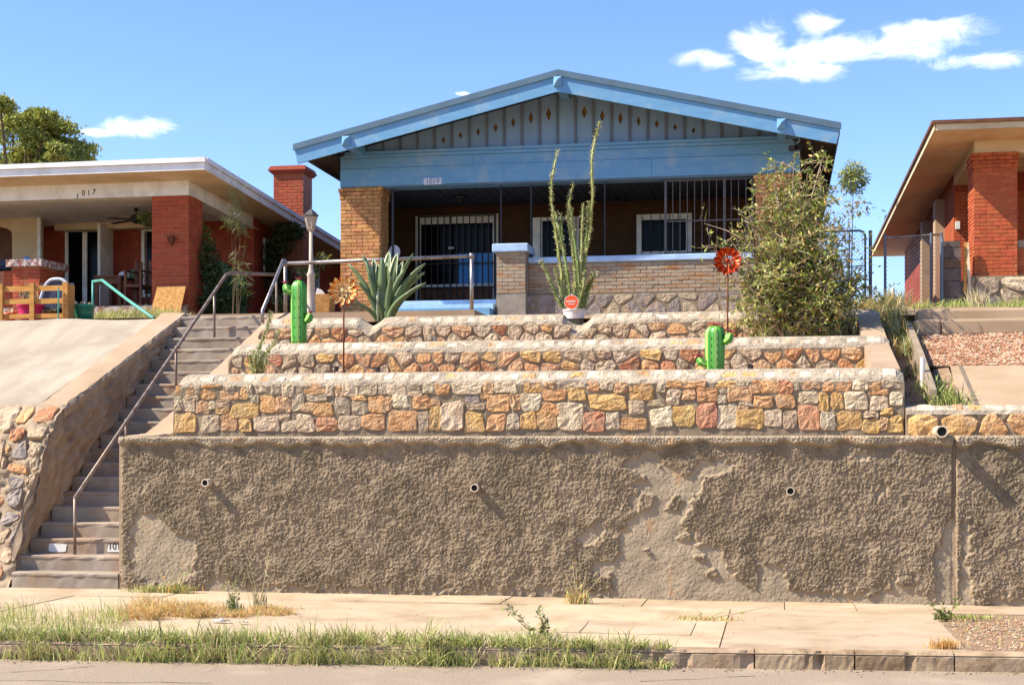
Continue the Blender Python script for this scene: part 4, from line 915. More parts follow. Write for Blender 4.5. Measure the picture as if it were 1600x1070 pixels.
# floodlights under the rake corners
for (px, py, sgn) in ((531, 243, -1), (1243, 232, 1)):
    x, z = at(px, py, 25.6); mb = MB(); mb.lathe([(.05, 0), (.05, .03)], (x, 25.6, z + .13), 10); mb.tube([(x, 25.6, z + .15), (x, 25.6, z)], .012, 6)
    mb.tube([(x - .02, 25.6, z), (x - .07, 25.45, z - .03)], [.045, .06], 10); mb.tube([(x + .02, 25.6, z), (x + .08, 25.46, z + .01)], [.045, .06], 10); mb.build('floodlight', 'black_iron', bh)
for c_ in (roof, door, w1, sg, en):
    pass
# mailbox-like white dish leaning by the column
x, z = at(615, 393, 26.4); mb = MB(); n = 14
mb.prism([(x + .11 * math.cos(2 * math.pi * k / n), 26.45, z + .13 * math.sin(2 * math.pi * k / n)) for k in range(n)], (0, .03, 0)); mb.prism([(x - .02, 26.46, FL), (x + .02, 26.46, FL), (x + .02, 26.46, z), (x - .02, 26.46, z)], (0, .02, 0))
tag(mb.build('round_white_panel', 'plate'), 'small round pale panel on a stand, just right of the left brick column', 'panel')

# ================================================================== LEFT NEIGHBOUR
LY = 25.0; LF = 4.25
lh = thing('red_brick_house', 'red brick house on the left with a cream porch beam, number 1017', 'house', (-12, LY, 3.7))
c0, c1 = ax(237, LY), ax(295, LY); LB0, LB1 = 6.23, 6.53
c = MB().box(c0 + .004, c1 - .004, LY + .004, LY + .636, 3.6, LB0).build('column', 'red_mortar', lh)
lay_bricks(c, 'x', LY, c0, c1, LF - .4, LB0 - .002, 'brick_red', proud=.004, skew=.0015); lay_bricks(c, 'y', c1, LY + .006, LY + .64, LF - .4, LB0 - .002, 'brick_red', outdir=1, proud=.004, skew=.0015)
x, z = at(267, 375, LY - .05); mb = MB(); mb.prism([(x - .06, LY - .1, z + .07), (x + .06, LY - .1, z + .07), (x + .045, LY - .08, z - .02), (x, LY - .04, z - .1), (x - .045, LY - .08, z - .02)], (0, .1, 0)); mb.build('wall_sconce', 'rust', c)
lx0 = -20.
MB().box(lx0, c1, LY, LY + .3, LB0 + .003, LB1).build('porch_beam', 'white_trim', lh)
mb = MB(); mb.prism([(c1 - .3, LY + .301, LB0 + .003), (c1 - .3, 28.3, LB0 - .12), (c1 - .3, 28.3, LB1 - .17), (c1 - .3, LY + .301, LB1 - .035)], (.301, 0, 0)); mb.build('side_beam', 'white_trim', lh)
MB().box(lx0, c1 + .02, LY - .022, LY - .001, LB1 - .035, LB1 + .0).build('moulding', 'cream_trim', lh)
for i, (ch, dx, dz, rz) in enumerate((('1', 0, -.055, .2), ('0', .12, 0, 0), ('1', .225, .0, 0), ('7', .33, .01, .1))):
    x, z = at(121, 304, LY); text('house_number', ch, .15, (x + dx, LY - .004, z + dz + .02), 'ink', lh, rot=(math.pi / 2, rz, 0), sx=.85)
ex = ax(320, 24.2); ZE = 6.72
mb = MB(); mb.prism([(lx0, 24.2, ZE), (ex, 24.2, ZE), (ex, 24.2, ZE - .03), (lx0, 24.2, ZE - .03)], (0, .01, 0)); mb = MB()
lr = thing('roof', '', ''); lr.parent = lh; lr.location = Vector((-13, 28, 6.6)) - wloc(lh)
rz_ = ZE + .5; mb.add([(lx0, 24.2, ZE), (ex, 24.2, ZE), (ex, 40, ZE - .70), (lx0, 40, ZE - .70), (lx0, 30, rz_), (ex - 4.5, 30, rz_), (ex - 4.5, 36, rz_), (lx0, 36, rz_)], [(0, 1, 5, 4), (1, 2, 6, 5), (2, 3, 7, 6), (4, 5, 6, 7)]); mb.build('roof_slope', 'shingle', lr, recalc=False)
mb = MB(); mb.prism([(lx0, 24.22, ZE - .19), (ex - .02, 24.22, ZE - .19), (ex - .02, 40, ZE - .19 - .70), (lx0, 40, ZE - .19 - .70)], (0, 0, .02)); mb.build('soffit', 'cream_trim', lr)
for (a0, a1, b0, b1, z0, z1, m, nm) in ((lx0, ex, 24.18, 24.22, ZE - .20, ZE - .075, 'white_trim', 'fascia'), (lx0, ex + .03, 24.14, 24.2, ZE - .07, ZE + .015, 'white_trim', 'gutter_edge'), (ex - .02, ex + .02, 24.22, 40, ZE - .20, ZE - .075, 'white_trim', 'fascia'), (ex - .01, ex + .05, 24.21, 40, ZE - .07, ZE + .015, 'white_trim', 'gutter_edge')):
    sl2 = lambda y: -.70 * (y - 24.2) / 15.8 if b1 > 30 else 0
    mb = MB(); mb.prism([(a0, b0, z0 + sl2(b0)), (a0, b1, z0 + sl2(b1)), (a0, b1, z1 + sl2(b1)), (a0, b0, z1 + sl2(b0))], (a1 - a0, 0, 0)); mb.build(nm, m, lr)
MB().box(lx0, c1, LY + .02, 28.4, 3.5, LF).build('porch_floor', 'floor_dark', lh)
MB().box(lx0, c1 - .01, LY - .03, LY + .015, 3.5, LF - .02).build('porch_base', 'debris', lh)
MB().box(lx0, c1, LY + .31, 28.35, LB1 - .25, LB1 - .21).build('porch_ceiling', 'white_trim', lh)
by = 28.3; bwl = MB().box(lx0, c1 + .02, by, by + .2, 3.6, LB1 - .2).build('back_wall', 'red_wall', lh)
mb = MB(); z = LF
while z < LB1 - .28: mb.box(lx0, c1 + .02, by - .006, by, z + .005, z + .064); z += .0677
tag(mb.build('courses', 'red_wall', bwl), kind='stuff')
MB().box(ax(85, by - .3), ax(240, by - .3), by - .3, by - .02, az(150, 358, by - .3), az(150, 344, by - .3)).build('header_box', 'cream_trim', lh)
# french doors: one leaf shut, one standing open
fx0, fx1 = ax(103, by), ax(177, by); fd = framed('french_door', fx0, fx1, LF, az(140, 357, by), by - .012, lh, .07)
for px in (133, 160): x = ax(px, by - .05); MB().box(x - .05, x + .05, by - .075, by - .045, LF, az(140, 362, by) - .02).build('stile', 'white_trim', fd)
x = ax(165, by - .3); MB().box(x - .03, x + .03, by - .6, by - .05, LF, az(140, 357, by)).build('open_leaf', 'white_trim', fd)
framed('window', ax(222, by), ax(262, by), LF + .5, az(228, 357, by), by - .012, lh, .07)
# pale side wing with an arch at the far left of the porch
mb = MB(); ay = 27.2; xa, xb, xc = ax(-30, ay), ax(62, ay), ax(19, ay); arch = [(xc, ay, LF), (xb, ay, LF), (xb, ay, LB1 - .251), (xa, ay, LB1 - .251), (xa, ay, az(0, 345, ay))]
for k in range(7): t = k / 6 * math.pi / 2; arch.append((xc - .55 * (1 - math.sin(t)), ay, az(19, 365, ay) + .0 + .17 * (math.cos(t)) if k < 6 else az(19, 366, ay)))
mb.prism(arch, (0, .15, 0)); mb.build('arch_wall', 'cream_trim', lh); MB().box(xa - 3, xc - .02, by - .3, by - .28, LF, LB1 - .1).build('dark_opening', 'wood_brown', lh)
MB().box(xb - .04, xb + .03, ay - .03, ay + .02, LF, LB1 - .255).build('corner_post', 'white_trim', lh)
# low brick pedestal with a rough cap
yb = 24.75; p0, p1 = ax(20, yb), ax(62, yb)
pd = MB().box(p0, p1, yb + .004, yb + .9, 3.6, az(40, 417, yb)).build('pedestal', 'red_mortar', lh); lay_bricks(pd, 'x', yb, p0, p1, LF - .2, az(40, 417, yb), 'brick_red', proud=.004); lay_bricks(pd, 'y', p1, yb + .006, yb + .9, LF - .2, az(40, 417, yb), 'brick_red', outdir=1, proud=.004, joined='side_bricks')
mb = MB(); r_ = random.Random(2); zz = az(40, 417, yb)
rings = [[(p0 - .1 + (p1 - p0 + .18) * t, yb - .08 + r_.uniform(-.01, .01), zz + .003), (p0 - .1 + (p1 - p0 + .18) * t, yb - .09 + r_.uniform(-.012, .012), zz + .13), (p0 - .1 + (p1 - p0 + .18) * t, yb + .98, zz + .15 + r_.uniform(-.01, .01)), (p0 - .1 + (p1 - p0 + .18) * t, yb + .98, zz + .003)] for t in np.linspace(0, 1, 8)]
mb.loft(rings); mb.build('pedestal_cap', 'debris', pd)
pw = MB().box(-20, p0, yb + .25, yb + .5, 3.6, az(10, 421, yb)).build('parapet', 'red_mortar', lh); lay_bricks(pw, 'x', yb + .25, ax(-6, yb), p0, LF - .2, az(10, 421, yb), 'brick_red', proud=.004)
# side of the house beyond the porch, its chimney
MB().box(-19.9, c1 + .0, 28.5, 39.5, 3.5, ZE - .92).build('house_body', 'red_wall', lh); mb = MB(); mb.prism([(-19.9, 28.5, ZE - .919), (-19.9, 39.5, ZE - .919), (-19.9, 39.5, ZE - .90), (-19.9, 28.5, ZE - .41)], (19.9 + c1, 0, 0)); mb.build('house_body_top', 'red_wall', lh)
sx = c1 + .012
for (ya, yb_, z0, z1) in ((28.9, 30.0, 5.25, 6.0), (31.0, 32.6, 5.1, 6.0)):
    d = thing('side_window', '', ''); d.parent = lh; d.location = Vector((sx, ya, z0)) - wloc(lh)
    MB().box(sx - .02, sx + .02, ya, yb_, z0, z1).build('frame', 'white_trim', d); MB().box(sx + .021, sx + .026, ya + .07, yb_ - .07, z0 + .07, z1 - .07).build('pane', 'glass_dark', d)
chy = 29.6; ch0, ch1 = ax(427, chy), ax(474, chy)
chm = MB().box(ch0 + .004, ch1 - .004, chy + .004, chy + .6, 3.7, az(450, 272, chy)).build('chimney', 'red_mortar', lh)
lay_bricks(chm, 'x', chy, ch0, ch1, 6.3, az(450, 272, chy), 'brick_red', proud=.003, skew=.001)
mb = MB(); zc = az(450, 272, chy); mb.loft([[(ch0 - .02, chy - .02, zc), (ch1 + .02, chy - .02, zc), (ch1 + .02, chy + .62, zc), (ch0 - .02, chy + .62, zc)], [(ch0 - .1, chy - .08, zc + .08), (ch1 + .08, chy - .08, zc + .08), (ch1 + .08, chy + .7, zc + .08), (ch0 - .1, chy + .7, zc + .08)], [(ch0 - .05, chy - .05, zc + .17), (ch1 + .04, chy - .05, zc + .17), (ch1 + .04, chy + .66, zc + .17), (ch0 - .05, chy + .66, zc + .17)]]); mb.build('chimney_cap', 'red_wall', chm)
# ceiling fan
fy = 26.4; x, z = at(213, 341, fy); fan = thing('ceiling_fan', 'dark ceiling fan with a short rod under the left neighbour\'s porch ceiling', 'fan', (x, fy, z))
MB().tube([(x, fy, LB1 - .252), (x, fy, z + .05)], .015, 8).build('rod', 'fan_dark', fan); MB().lathe([(.02, 0), (.06, -.06)], (x, fy, LB1 - .252), 12).build('canopy', 'fan_dark', fan)
MB().lathe([(.05, -.10), (.10, -.07), (.12, 0), (.09, .05), (.03, .07)], (x, fy, z), 14).build('motor', 'fan_dark', fan)
for k in range(5):
    a = 2 * math.pi * k / 5 + .35; d = Vector((math.cos(a), math.sin(a), -.06)); MB().bar(Vector((x, fy, z - .03)) + d * .1, Vector((x, fy, z - .03)) + d * .6, .13, .012).build('blade', 'fan_dark', fan)

# ================================================================== RIGHT NEIGHBOUR
QY = 26.5
rh = thing('brick_house', 'orange-red brick house with a wide tan eave at the right edge', 'house', (6, QY, 4.0))
q0, q1 = ax(1521, QY), ax(1590, QY); qz0 = az(1550, 432, QY); qz1 = az(1550, 240, QY)
c = MB().box(q0 + .004, q1 - .004, QY + .004, QY + .7, 4.0, qz1).build('column', 'red_mortar', rh)
mat('brick_orange', 'b45a34', 'a34d2a', scale=10, rnd=.14, bump=.4, bscale=60, bdist=.005, stain='b5693f', sscale=4)
cor2 = lambda z: .03 if z > qz1 - .09 else (.015 if z > qz1 - .22 else 0)
lay_bricks(c, 'x', QY, q0, q1, qz0, qz1 - .002, 'brick_orange', proud=.006, length=.225, cor=cor2); lay_bricks(c, 'y', q0, QY + .006, QY + .7, qz0, qz1 - .002, 'brick_orange', outdir=-1, proud=.006, length=.225, cor=cor2)
fo = MB().box(q0 - .12, 9, QY - .12, QY + .9, 3.7, qz0 - .002).build('foundation', 'mortar', rh)
for p in voronoi_polys(q0 - .1, q1 + 1.0, 4.08, qz0 - .03, .42, .26, .05, random.Random(8)): make_stone(p, lambda x, z: QY - .12, .03, 'stone_' + R.choice('ggwkg'), fo, R)
qb1 = az(1560, 213, QY); MB().box(q0 + .02, 9, QY + .03, QY + .4, qz1 + .002, qb1).build('porch_beam', 'cream_trim', rh); MB().box(q0 + .02, q0 + .35, QY + .401, 29.6, qz1 + .002, qb1).build('side_beam', 'cream_trim', rh)
MB().box(q0 - .0, 9, QY - .0, QY + .03, qb1 - .04, qb1 + .0).build('moulding', 'cream_trim', rh)
e0 = ax(1461, 25.5); ez = az(1461, 192, 25.5); rr_ = thing('roof', '', ''); rr_.parent = rh; rr_.location = Vector((5, 28, ez)) - wloc(rh)
mb = MB(); mb.add([(e0, 25.5, ez), (9, 25.5, ez), (9, 42, ez), (e0, 42, ez), (e0 + 4, 30, ez + .6), (9, 30, ez + .6), (9, 40, ez + .6), (e0 + 4, 40, ez + .6)], [(0, 1, 5, 4), (4, 5, 6, 7), (0, 4, 7, 3), (2, 3, 7, 6)]); mb.build('roof_slope', 'shingle', rr_, recalc=False)
MB().box(e0 + .012, 9, 25.52, 42, ez - .13, ez - .11).build('soffit', 'tan_soffit', rr_)
for (a0, a1, b0, b1) in ((e0, 9, 25.48, 25.52), (e0 - .02, e0 + .01, 25.48, 42)): MB().box(a0, a1, b0, b1, ez - .135, ez - .03).build('fascia', 'cream_trim', rr_)
for (a0, a1, b0, b1) in ((e0 - .05, 9, 25.44, 25.51), (e0 - .06, e0 - .005, 25.512, 42)): MB().box(a0, a1, b0, b1, ez - .028, ez + .03).build('drip_edge', 'wood_brown', rr_)
MB().box(q0 + .03, 9, QY + .05, QY + .3, qb1 + .001, ez - .135).build('frieze', 'tan_soffit', rh); MB().box(q0 + .03, q0 + .3, QY + .301, 41, qb1 + .001, ez - .135).build('frieze', 'tan_soffit', rh)
MB().box(q0, 9, QY + .7, 29.6, 3.9, qz0 - .05).build('porch_floor', 'floor_dark', rh); MB().box(q0 + .36, 9, QY + .41, 29.6, qb1 - .06, qb1 - .03).build('porch_ceiling', 'cream_trim', rh)
wb = MB().box(q0 + .04, 9, 29.6, 41, 3.8, qb1).build('house_body', 'red_wall', rh)
lay_bricks(wb, 'x', 29.6, q0 + .04, q0 + 1.4, 4.4, qb1 - .4, 'brick_orange', joined='front_bricks', length=.225)
lay_bricks(wb, 'y', q0 + .04, 29.6, 34, 4.0, qb1 - .02, 'brick_orange', outdir=-1, joined='side_bricks', length=.225)
for ya in (31.2, 34.0): MB().box(q0 - .16, q0 + .03, ya, ya + .45, 3.8, qb1 - .3).build('pilaster', 'concrete_tan', rh)
for ya in (32.1, 35.2):
    d = thing('side_window', '', ''); d.parent = rh; d.location = Vector((q0, ya, 5)) - wloc(rh)
    MB().box(q0 - .01, q0 + .03, ya, ya + .9, 5.0, 6.3).build('frame', 'white_trim', d); MB().box(q0 - .016, q0 - .011, ya + .07, ya + .83, 5.07, 6.23).build('pane', 'glass_dark', d)
pp = MB().box(q1 + .01, 9, QY + .1, QY + .4, 4.3, az(1595, 386, QY)).build('parapet', 'red_mortar', rh); lay_bricks(pp, 'x', QY + .1, q1 + .01, q1 + .65, qz0, az(1595, 386, QY), 'brick_orange', proud=.006, length=.225)
MB().box(q1 + .005, 9, QY + .04, QY + .46, az(1595, 386, QY) + .002, az(1595, 375, QY)).build('parapet_cap', 'concrete_old', rh)
MB().box(q0 + .05, q0 + .13, 29.5, 29.6, 5.9, 6.05).build('porch_light', 'white_plastic', rh)
# ================================================================== RAILINGS, LAMP POST
def stz(y): return math.floor((y - SY) / TR + 1 + 1e-6) * RI if y < SY + 19 * TR else 20 * RI
hr = thing('stair_handrail', 'worn steel handrail running up the middle of the long stairs', 'handrail', (-8.15, 16, .36))
pts_px = [(117, 778, 16.05), (200, 655, 17.55), (278, 541, 19.05), (355, 427, 20.75), (432, 429, 22.4)]
rail = []
for (px, py, y) in pts_px: rail.append(Vector((ax(px, y) if y > 21 else -8.15 + (ax(px, y) + 8.15) * .999, y, az(px, py, y))))
mb = MB(); mb.tube([rail[0]] + rail[1:3] + [rail[3] - Vector((0, .05, .03)), rail[3] + Vector((.03, .04, .005)), rail[4]], .024, 10); mb.build('rail', 'rail_paint', hr, True)
for (px, pb, y) in ((117, 889, 16.05), (197, 690, 17.55), (275, 640, 19.05), (335, 546, 20.3)):
    x = ax(px, y); t = np.interp(y, [r.y for r in rail], [r.z for r in rail]); MB().tube([(x, y, stz(y) - .02), (x, y, t)], .019, 8).build('post', 'rail_paint', hr, True)
MB().tube([(rail[4].x, 22.4, 3.6), rail[4]], .019, 8).build('post', 'rail_paint', hr, True)
gr = thing('yard_handrail', 'galvanised pipe rail across the yard in front of the blue steps', 'handrail', (-6, 21.3, 3.6))
a = Vector((ax(446, 21.3), 21.3, az(446, 412, 21.3))); b = Vector((ax(737, 21.3), 21.3, az(737, 400, 21.3)))
MB().tube([a, b], .028, 10).build('rail', 'galv', gr, True)
MB().tube([(a.x, 21.3, 3.6), a + Vector((0, 0, .05))], .03, 10).build('post', 'galv', gr, True); MB().tube([(b.x, 21.3, 3.6), b + Vector((0, 0, .02))], .03, 10).build('post', 'galv', gr, True)
x0, z0 = at(410, 488, 20.3); MB().tube([(x0, 20.3, z0 - .15), (x0, 20.3, z0 + .02), (a.x - .03, 21.28, a.z + .05), (a.x, 21.3, a.z + .05)], .026, 10).build('sloping_rail', 'galv', gr, True)
for p in (a, b): MB().lathe([(.036, -.04), (.04, 0), (.036, .04)], p, 10).build('elbow', 'galv', gr, True)
ly = 22.6; lx = ax(486, ly); lp = thing('lamp_post', 'slender beige lamp post with a small lantern by the yard rail', 'lamp post', (lx, ly, 3.65)); zl = az(489, 362, ly)
MB().lathe([(.10, 0), (.10, .05), (.075, .08), (.06, .75), (.075, .78), (.05, .82), (.034, .9), (.03, zl - 3.65)], (lx, ly, 3.65), 14).build('post', 'lamp_beige', lp, True)
MB().lathe([(.03, 0), (.075, .05), (.06, .06)], (lx, ly, zl), 6).build('lantern_base', 'lamp_beige', lp)
MB().lathe([(.06, .061), (.105, .24)], (lx, ly, zl), 6).build('lantern_glass', 'glass_lamp', lp)
MB().lathe([(.125, .241), (.13, .26), (.06, .33), (.02, .36), (.008, .37), (.006, .44)], (lx, ly, zl), 6).build('lantern_roof', 'lamp_roof', lp)
for k in range(6): an = 2 * math.pi * k / 6; MB().tube([(lx + .064 * math.cos(an), ly + .064 * math.sin(an), zl + .061), (lx + .108 * math.cos(an), ly + .108 * math.sin(an), zl + .24)], .006, 5).build('lantern_bar', 'lamp_beige', lp)
# box of odds and ends by the lamp post
bx, by_ = ax(507, 23.2), 23.2; bz = az(507, 490, 23.2); cb = thing('storage_bin', 'open tan bin with a white panel sticking out, behind the lamp post', 'bin', (bx, by_, 3.7))
mb = MB(); zt = az(507, 461, by_); mb.loft([[(bx - .13, by_ - .14, bz - .15), (bx + .11, by_ - .14, bz - .15), (bx + .11, by_ + .14, bz - .15), (bx - .13, by_ + .14, bz - .15)], [(bx - .17, by_ - .17, zt), (bx + .15, by_ - .17, zt), (bx + .15, by_ + .17, zt), (bx - .17, by_ + .17, zt)]]); mb.build('tub', 'osb', cb)
mb = MB(); mb.prism([(bx - .16, by_, zt + .005), (bx + .02, by_, zt + .005), (bx - .05, by_, zt + .09), (bx - .13, by_, zt + .12)], (0, .02, 0)); mb.build('white_panel', 'white_plastic', cb)

# ================================================================== PLANTS ON THE TERRACES
def agave(x, y, z, px_tips, label):
    t = thing('agave', label, 'agave', (x, y, z)); rr = random.Random(4)
    leaves_ = []
    for (px, py, dy) in px_tips:
        X, Z = at(px, py, y + dy); leaves_.append((X, y + dy, Z))
    for i, tip in enumerate(leaves_):
        tip = Vector(tip); a_ = math.atan2(tip.y - y, tip.x - x); base = Vector((x + .09 * math.cos(a_), y + .09 * math.sin(a_), z + .02)); n = 12
        L = (tip - base).length; side = Vector((-(tip.y - y), tip.x - x, 0)); side = side.normalized() if side.length > .02 else Vector((1, 0, 0))
        if abs(tip.x - x) < .25: side = Vector((1, -.25 * (1 if tip.x > x else -1), 0)).normalized()
        rings = []; mids = []
        for k in range(n + 1):
            s = k / n; p = base.lerp(tip, s); out_ = Vector((tip.x - x, tip.y - y, 0)); p = p - out_ * (.13 * math.sin(math.pi * s)) + Vector((0, 0, .05 * L * math.sin(math.pi * s)))
            w = L * .08 * (0.75 + .9 * s - .2 * s * s) * max(0, (1 - s)) ** .62 * 1.35 + .002
            mids.append((p, w))
        mb = MB(); R0 = []
        for k, (p, w) in enumerate(mids):
            d = (mids[min(k + 1, n)][0] - mids[max(k - 1, 0)][0]).normalized(); nrm = side.cross(d).normalized()
            if nrm.z < 0: nrm = -nrm
            g = w * .38; R0.append([p + side * w + nrm * g, p + side * w * .66 + nrm * g * .5, p + side * w * .4 - nrm * g * .1, p - nrm * g * .3, p - side * w * .4 - nrm * g * .1, p - side * w * .66 + nrm * g * .5, p - side * w + nrm * g,
                                    p - side * w * .5 - nrm * (g * .2 + .012), p - nrm * (g * .5 + .02), p + side * w * .5 - nrm * (g * .2 + .012)])
        mb.loft(R0); o = mb.build('agave_leaf', ['agave', 'agave_edge'], t, True)
        for i_, p in enumerate(o.data.polygons):
            if len(p.vertices) == 4 and (i_ % 10) in (0, 5): p.material_index = 1
    return t
tips = [(545, 412, -.05), (567, 398, .1), (583, 404, .2), (597, 402, -.1), (608, 392, .25), (621, 395, .05), (645, 396, .12), (664, 411, -.05), (663, 425, .1), (665, 441, -.1), (560, 440, -.25), (640, 455, -.3), (590, 470, -.35), (552, 470, -.3), (630, 408, .3), (575, 425, -.2), (612, 430, -.25), (605, 410, -.02), (590, 412, .12), (632, 420, -.12), (650, 428, .2), (572, 408, .0), (618, 402, .15)]
agave(ax(600, 20.3), 20.3, Z3 - .08, tips, 'big grey-green agave with pale leaf edges in the notch of the top wall')
def wob_path(pts, n, rr, amp):
    res = []
    for i in range(n + 1):
        s = i / n * (len(pts) - 1); k = min(int(s), len(pts) - 2); f = s - k; f = f * f * (3 - 2 * f) * .5 + f * .5
        p = Vector(pts[k]).lerp(Vector(pts[k + 1]), f); res.append(p + Vector((rr.uniform(-amp, amp), rr.uniform(-amp, amp), 0)))
    return res
def euphorbia(x, y, z, stems, label, name='columnar_succulent', r0=.027, th=True):
    t = thing(name, label, 'succulent', (x, y, z)); rr = random.Random(6); thp = []
    for (path, m) in stems:
        P3 = []
        for i, (px, py) in enumerate(path): dy = rr.uniform(-.12, .12) * min(1, i); X, Z = at(px, py, y + dy); P3.append((X, y + dy, Z))
        pts = wob_path(P3, 7 * len(P3), rr, .006); n = len(pts); mb = MB(); rings = []
        L = (pts[-1] - pts[0]).length; rb = r0 * (1.0 if L > 1 else .85)
        rings = []; u = Vector((1, 0, 0))
        for i, p in enumerate(pts):
            s = i / (n - 1); d = (pts[min(i + 1, n - 1)] - pts[max(i - 1, 0)]).normalized(); u = (u - d * u.dot(d)).normalized(); v = d.cross(u); r_ = rb * (1 - .55 * s) * (1 + .16 * math.sin(i * 2.4)) * (1 if s < .93 else .55)
            rings.append([p + (u * math.cos(a) + v * math.sin(a)) * r_ * (1.12 if k % 2 == 0 else .72) for k, a in enumerate([2 * math.pi * k / 10 for k in range(10)])])
            if th:
                for q in range(5):
                    an = 2 * math.pi * q / 5 + rr.uniform(-.2, .2); e = (u * math.cos(an) + v * math.sin(an)); thp.append((p + e * r_ * .95, e + d * .8))
        mb.loft(rings); mb.build('stem', m, t)
    if th:
        idx = np.arange(len(thp)); rs = np.random.RandomState(3); reps = 2
        leaves('thorn_leaves', np.array([tuple(p[0]) for p in thp] * reps) + rs.randn(len(thp) * reps, 3) * .008, .034, ['euph_light', 'thorn', 'euph_dark'], t, asp=.35, rs=rs, dirs=np.array([tuple(p[1]) for p in thp] * reps), probs=[.5, .3, .2])['kind'] = 'stuff'
    return t
L_, D_ = 'euph_light', 'euph_dark'
stems = [([(880, 478), (876, 420), (866, 350), (861, 310), (862, 275), (871, 236)], L_), ([(893, 478), (886, 430), (880, 390), (872, 355), (868, 332)], D_), ([(899, 478), (898, 420), (888, 345), (888, 320), (895, 288)], L_), ([(905, 478), (903, 420), (895, 360), (892, 326)], D_),
         ([(907, 478), (912, 410), (922, 360), (926, 300), (924, 250), (930, 215), (937, 192)], L_), ([(903, 478), (908, 400), (909, 360), (911, 320)], L_), ([(910, 478), (914, 400), (917, 350), (920, 316)], D_), ([(878, 480), (860, 440), (846, 408)], D_), ([(883, 480), (872, 440), (868, 420)], L_),
         ([(912, 480), (922, 445), (931, 425)], D_), ([(888, 480), (884, 440), (876, 335)], D_), ([(896, 480), (900, 440), (899, 400)], L_), ([(903, 480), (911, 445), (913, 422)], L_), ([(908, 482), (917, 450), (925, 428)], D_)]
px_, py_ = ax(897, 20.25), 20.25; zp0 = Z3 - .15
pot = thing('flower_pot', 'white cylinder pot holding the tall succulent, in a notch of the top wall', 'pot', (px_, py_, zp0))
zr = az(897, 484, 20.25); MB().lathe([(.13, 0), (.155, zr - zp0 - .02), (.165, zr - zp0 - .02), (.165, zr - zp0), (.145, zr - zp0), (.14, zr - zp0 - .03)], (px_, py_, zp0), 20).build('pot_shell', 'white_plastic', pot, False)
MB().lathe([(.142, 0), (.142, .01)], (px_, py_, zr - .04), 16).build('potting_soil', 'dirt', pot)
euphorbia(px_, py_, zr - .03, stems, 'tall spiny succulent with branching green stems in a white pot')
st2 = [([(402, 585), (405, 545), (418, 510), (424, 488)], D_), ([(400, 585), (398, 560), (396, 548)], L_), ([(405, 585), (412, 555), (430, 535), (436, 517)], L_), ([(395, 585), (392, 565), (390, 555)], L_), ([(410, 585), (414, 566), (418, 556)], L_), ([(407, 585), (407, 562), (406, 545)], D_)]
euphorbia(ax(403, 17.0), 17.0, Z1 - .03, st2, 'small yellow-green stalky succulent at the left end of the lowest terrace', r0=.02)
# round yard sign
sy = 20.0; sx_, sz_ = at(893, 472, sy); sg2 = thing('yard_sign', 'round orange security sign on a stake in front of the white pot', 'sign', (sx_, sy, Z3 - .1))
mb = MB(); n = 28; r_ = 11.3 / F * 20; mb.prism([(sx_ + r_ * math.cos(2 * math.pi * k / n), sy - .012, sz_ + r_ * math.sin(2 * math.pi * k / n)) for k in range(n)], (0, .012, 0)); disc = mb.build('disc', 'sign_orange', sg2)
mb = MB()
for k in range(n):
    a0, a1 = 2 * math.pi * k / n, 2 * math.pi * (k + 1) / n; mb.add([(sx_ + q * math.cos(a), sy - .0125, sz_ + q * math.sin(a)) for q, a in ((r_ * .95, a0), (r_ * .95, a1), (r_ * 1.0, a1), (r_ * 1.0, a0))], [(0, 1, 2, 3)])
mb.build('rim', 'white_ink', disc); text('lettering', 'vivint.', .065, (sx_, sy - .0135, sz_ + .012), 'white_ink', disc, sx=.95)
MB().box(sx_ - .045, sx_ + .045, sy - .0135, sy - .0125, sz_ - .032, sz_ - .025).build('small_print', 'white_ink', disc)
MB().box(sx_ - .008, sx_ + .008, sy + .001, sy + .012, Z3 - .25, sz_ + .115).build('stake', 'white_plastic', sg2)

